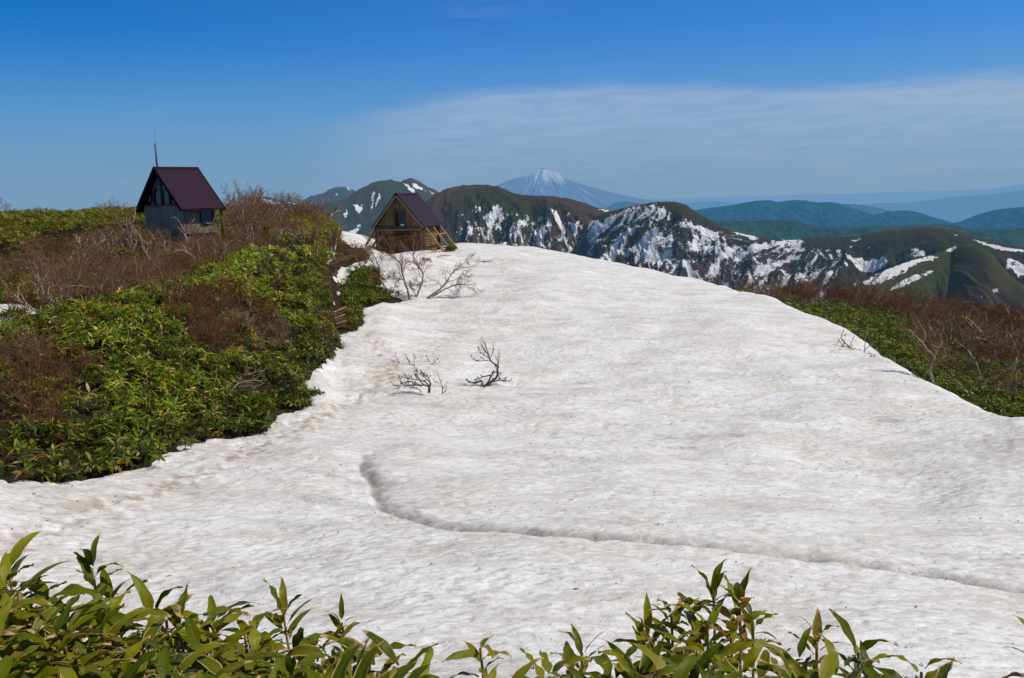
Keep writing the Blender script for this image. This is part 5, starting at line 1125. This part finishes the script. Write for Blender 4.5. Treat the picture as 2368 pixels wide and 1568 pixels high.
def big_leaf(r, base, az_, e0, drop, Ln, wd, roll):
    n = 10; p = np.array(base, float); V, UVs = [], []; fold = r.uniform(.10, .30); wave = r.uniform(0, .008); ph = r.uniform(0, 6); tw = r.uniform(-.5, .5); sw_ = r.uniform(-.35, .35)
    for k in range(n):
        s = k / (n - 1); e = e0 - drop * s ** 1.4; a = az_ + sw_ * s
        d = np.array([math.cos(a) * math.cos(e), math.sin(a) * math.cos(e), math.sin(e)])
        if k: p = p + d * Ln / (n - 1)
        side0 = np.array([-math.sin(a), math.cos(a), 0]); up_ = np.cross(d, side0) * -1; up_ = -up_ if up_[2] < 0 else up_
        ro = roll + tw * s; side = side0 * math.cos(ro) + up_ * math.sin(ro); nn = np.cross(d, side); nn = nn if nn[2] > 0 else -nn
        w_ = wd / 2 * min(1., (s / .24) ** .75 if s > 0 else 0.) * (1 - max(0, (s - .25) / .75) ** 1.9) if s > 0 else .003
        w_ = max(w_, .0012)
        for q in (-1, -.55, 0, .55, 1):
            V.append(p + side * w_ * q + nn * (abs(q) * w_ * fold + wave * math.sin(ph + s * 14 + q * 2) * abs(q))); UVs.append((.5 + q * .5, s))
    i = np.arange(n * 5).reshape(n, 5)
    Fq = np.stack([i[:-1, :-1].ravel(), i[1:, :-1].ravel(), i[1:, 1:].ravel(), i[:-1, 1:].ravel()], 1)
    return np.array(V), np.array(UVs), Fq
def make_head(seed, nleaf=7, upright=.5, size=1., dead=3, spread=.16, alldry=0.):
    """foliage of one cane, its top whorl round the origin"""
    r = np.random.default_rng(seed); Vs, Us, Fs, Ti, Dr = [], [], [], [], []; off = 0; a0 = r.uniform(0, 6)
    spec = []
    for k in range(nleaf):
        f = k / max(1, nleaf - 1)
        spec.append((a0 + 2.4 * k + r.uniform(-.4, .4), r.uniform(.15, .65) + upright * (1 - f) * .9, r.uniform(.5, 1.35), r.uniform(.115, .195) * size, -spread * f + .02, r.random() < alldry))
    for k in range(dead):
        spec.append((r.uniform(0, 6.3), r.uniform(-.5, .5), r.uniform(.6, 1.8), r.uniform(.10, .18) * size, -r.uniform(.08, .34), True))
    for a, e, dr, Ln, z, dd in spec:
        V, Uv, Fq = big_leaf(r, (.012 * math.cos(a), .012 * math.sin(a), z), a, min(e, 1.4), dr, Ln, Ln * r.uniform(.205, .27), r.uniform(-.6, .6))
        Vs.append(V); Us.append(Uv); Fs.append(Fq + off); off += len(V)
        ti = r.random() ** 1.3; dv = (r.uniform(.85, 1.) if r.random() < .6 else r.uniform(.5, .8)) if dd else max(0, r.normal(.34, .26)); dv = dv if dd else min(dv, .75)
        Ti.append(np.full(len(V), ti)); Dr.append(np.full(len(V), dv))
    return np.concatenate(Vs), np.concatenate(Us), np.concatenate(Fs), np.concatenate(Ti), np.concatenate(Dr)
HEADS = []
for k in range(14):
    V, Uv, Fq, Ti, Dr = make_head(1000 + k, 8 + k % 4, [.1, .35, .7][k % 3], 1.0, 4 + k % 4)
    HEADS.append((V, Uv, Fq, Ti, Dr))
cane_pts = np.stack([.03 * np.sin(np.linspace(0, 2.5, 8)), .02 * np.sin(np.linspace(0, 3.5, 8)), np.linspace(0, 1, 8)], 1); cane_pts[:, :2] -= cane_pts[-1, :2]
CV, CF_ = tubes([(cane_pts, np.full(8, .0055))], 6)
protos = []
for k, hd in enumerate(HEADS):
    root = empty('dwarf_bamboo_plant'); mesh_np('foliage', hd[0], [hd[2]], M_big, root, {'tint': hd[3], 'dry': hd[4]}, True, hd[1])
    if k == 0: c0_ = mesh_np('cane', CV, [CF_], M_cane, root); cane_me = c0_.data
    else: c_ = bpy.data.objects.new('cane', cane_me); COL.objects.link(c_); c_.parent = root
    protos.append(Kind(root))
def put_plant(k, head, sc, label, group, rz=None, tilt=0.):
    x, y, z = head; zg = float(Zt(np.array([x]), np.array([y]))[0]) - .05; Hh = max(.35, z - zg)
    o = protos[k].place((x, y, zg), random.uniform(0, 6.28) if rz is None else rz, 1., label, 'bamboo plant', group)
    for ch in o.children:
        if ch.name.startswith('foliage'): ch.location = (0, 0, Hh); ch.scale = (sc, sc, sc); ch.rotation_euler = (random.gauss(0, .14) + tilt, random.gauss(0, .14), 0)
        else: ch.scale = (1, 1, Hh)
    return o
# outline of the thicket along the bottom of the view
TOPL = [(-200, 1330), (0, 1350), (60, 1365), (140, 1415), (210, 1435), (270, 1450), (330, 1420), (420, 1420), (480, 1440), (560, 1470), (640, 1490), (720, 1505), (800, 1515), (880, 1535), (960, 1570), (1020, 1625), (1060, 1680), (1090, 1640), (1160, 1615), (1240, 1580), (1320, 1565), (1420, 1570), (1500, 1545), (1560, 1525), (1680, 1535), (1760, 1560), (1860, 1565), (1960, 1560), (2050, 1590), (2130, 1610), (2200, 1660), (2280, 1660), (2367, 1670), (2600, 1670)]
tx_ = [p[0] for p in TOPL]; ty_ = [p[1] for p in TOPL]
rp = np.random.default_rng(77); cnt = 0; PLANTS = []
dx = -90.
while dx < 2460:
    top_ = np.interp(dx, tx_, ty_); dy = top_ + rp.uniform(0, 40)
    while dy < 1670:
        qx_ = dx + rp.uniform(-32, 32); r_ = float(np.clip(3.75 - (dy - 1280) / 290 * 1.15 + rp.uniform(-.12, .12), 1.75, 4.0))
        left = qx_ < 1050
        put_plant(int(rp.integers(0, 14)), at(qx_, dy, r_), rp.uniform(.85, 1.15) * (1. if dy < 1560 else .95), 'broad leaved dwarf bamboo in the dense thicket at the bottom left' if left else 'broad leaved dwarf bamboo in the low fringe at the bottom right', 'bamboo thicket at the bottom left' if left else 'bamboo fringe at the bottom right')
        cnt += 1; PLANTS.append(qx_); dy += rp.uniform(38, 60)
    dx += rp.uniform(32, 45)
# the ones that stand out against the snow
def single(seed, head, r, sc, label, nleaf=8, upright=.9, dead=2, alldry=0., spread=.16, rz=0., tilt=(0, 0)):
    V, Uv, Fq, Ti, Dr = make_head(seed, nleaf, upright, 1., dead, spread, alldry); h_ = at(head[0], head[1], r); zg = float(Zt(np.array([h_[0]]), np.array([h_[1]]))[0]) - .05; Hh = h_[2] - zg
    root = empty('dwarf_bamboo_plant', (h_[0], h_[1], zg), rz, label, 'bamboo plant')
    f_o = mesh_np('foliage', V, [Fq], M_big, root, {'tint': Ti, 'dry': Dr}, True, Uv); f_o.location = (0, 0, Hh); f_o.scale = (sc, sc, sc); f_o.rotation_euler = (tilt[0], tilt[1], 0)
    c_ = bpy.data.objects.new('cane', cane_me); COL.objects.link(c_); c_.parent = root; c_.scale = (1.1, 1.1, Hh)
    return root
single(1101, (212, 1315), 3.6, 1.0, 'tall bamboo with upright dry edged leaves rising above the left thicket', 10, 1.3, 1)
single(1102, (655, 1420), 3.45, 1.0, 'bamboo with a fan of upright leaves right of the middle of the left thicket', 10, 1.1, 2)
single(1103, (790, 1440), 3.5, .62, 'small dark thin leaved bamboo sprig at the right of the left thicket', 13, 1.0, 2, .2, .3)
single(1104, (355, 1420), 3.4, 1.05, 'bamboo with one long leaf reaching up to the right', 8, .8, 1)
single(1105, (1552, 1425), 3.5, 1.0, 'leftmost tall bamboo of the clump standing against the snow at right', 10, .8, 1, 0., .2)
single(1106, (1650, 1370), 3.5, .95, 'tallest bamboo of the right clump with upright leaves', 10, 1.2, 2)
single(1107, (1710, 1395), 3.45, 1.0, 'bamboo with curled withered tips at the right of the tall clump', 11, 1.1, 3, .45)
single(1108, (1635, 1450), 3.25, 1.05, 'bamboo with broad leaves spread low in front of the tall clump', 10, .6, 2)
single(1109, (1888, 1480), 3.4, .85, 'bamboo topped by a withered brown curled leaf', 9, 1.2, 1, .7)
single(1110, (1985, 1510), 3.3, 1.05, 'bamboo with a long leaf pointing up to the right in the right fringe', 9, .9, 1)
single(1111, (1110, 1500), 3.3, .9, 'bamboo with drooping dark leaves in the gap between the thickets', 8, .1, 1)
single(1112, (1345, 1510), 3.25, 1.0, 'bamboo with a pale cane and whorled leaves at the bottom centre', 10, .8, 1)
single(1113, (2130, 1555), 3.2, 1.05, 'bamboo with long arching leaves at the right end of the fringe', 8, .5, 1)
single(1114, (20, 1325), 3.6, 1.05, 'bamboo with broad glossy leaves at the left edge of the thicket', 10, .7, 2)
single(1115, (1500, 1470), 3.4, .95, 'bamboo leaning left at the foot of the tall clump', 10, .9, 2, .15)
single(1117, (1600, 1405), 3.45, 1.0, 'bamboo with crossing leaves between the two tall heads of the right clump', 11, .7, 2)
single(1118, (1580, 1500), 3.2, 1.0, 'bamboo low in the middle of the right clump with leaves spread flat', 11, .3, 2, .05)
single(1119, (1690, 1470), 3.25, 1.0, 'bamboo low at the right side of the tall clump', 11, .4, 3, .15)
single(1120, (1740, 1440), 3.4, .9, 'thin bamboo with dry leaves at the far right of the tall clump', 10, .6, 3, .35)
single(1121, (1845, 1535), 3.2, 1.0, 'bamboo with flat spread leaves left of the withered one', 11, .4, 2)
single(1122, (255, 1395), 3.5, 1.0, 'bamboo just right of the tall upright one in the left thicket', 11, .5, 2)
single(1116, (2400, 1495), 3.6, .9, 'bamboo whose withered leaf tip just enters at the right edge', 8, .9, 1, .8)

# bits of twig, bark and leaf lying on the old snow
rd = np.random.default_rng(555); n_ = 9000
th_ = rd.uniform(R_(-34), R_(36), n_); ra_ = np.sqrt(rd.uniform(6 ** 2, 62 ** 2, n_)) ; x, y = ra_ * np.sin(th_), ra_ * np.cos(th_)
gate = fbm(x / 4, y / 2.5, 4, 561) + .5 * np.exp(-(segdist(x, y, TRAIL) / .9) ** 2) + .4 * np.exp(-(segdist(x, y, FUR) / .5) ** 2) + .35 * np.exp(-np.maximum(snow_sd(x, y), 0) / 1.5)
ok = (snow_sd(x, y) > .1) & (gate > .12); x, y = x[ok], y[ok]; ra_ = ra_[ok]; z = Zt(x, y)
ii = np.clip(np.round((np.arctan2(x, y) - TH[ia0]) / R_(.12)).astype(int), 0, sx.shape[0] - 1); jj = np.clip(np.round((np.log(np.hypot(x, y)) - math.log(RR[jr0])) / .006).astype(int), 0, sx.shape[1] - 1)
z = zsn[ii, jj] + .012
L_ = .015 + .085 * rd.random(len(x)) ** 2.5 * (1 + ra_ / 30); a_ = rd.uniform(0, math.pi, len(x)); w_ = rd.uniform(.003, .008, len(x)) * (1 + ra_ / 40)
dxv, dyv = np.cos(a_) * L_ / 2, np.sin(a_) * L_ / 2; nxv, nyv = -np.sin(a_) * w_, np.cos(a_) * w_
Q = np.stack([np.stack([x - dxv, y - dyv, z], -1), np.stack([x + nxv, y + nyv, z + .012], -1), np.stack([x + dxv, y + dyv, z + .004], -1), np.stack([x - nxv, y - nyv, z + .002], -1)], 1).reshape(-1, 3)
o = mesh_np('snow_litter', Q, [np.arange(len(Q)).reshape(-1, 4)], M_dk); tag(o, 'dark bits of twig, bark and leaf scattered over the old snow', 'litter', kind='stuff')

for k_ in KINDS:                       # a kind that found no place leaves nothing behind
    if not k_.used:
        for ch in list(k_.src.children): bpy.data.objects.remove(ch)
        bpy.data.objects.remove(k_.src)
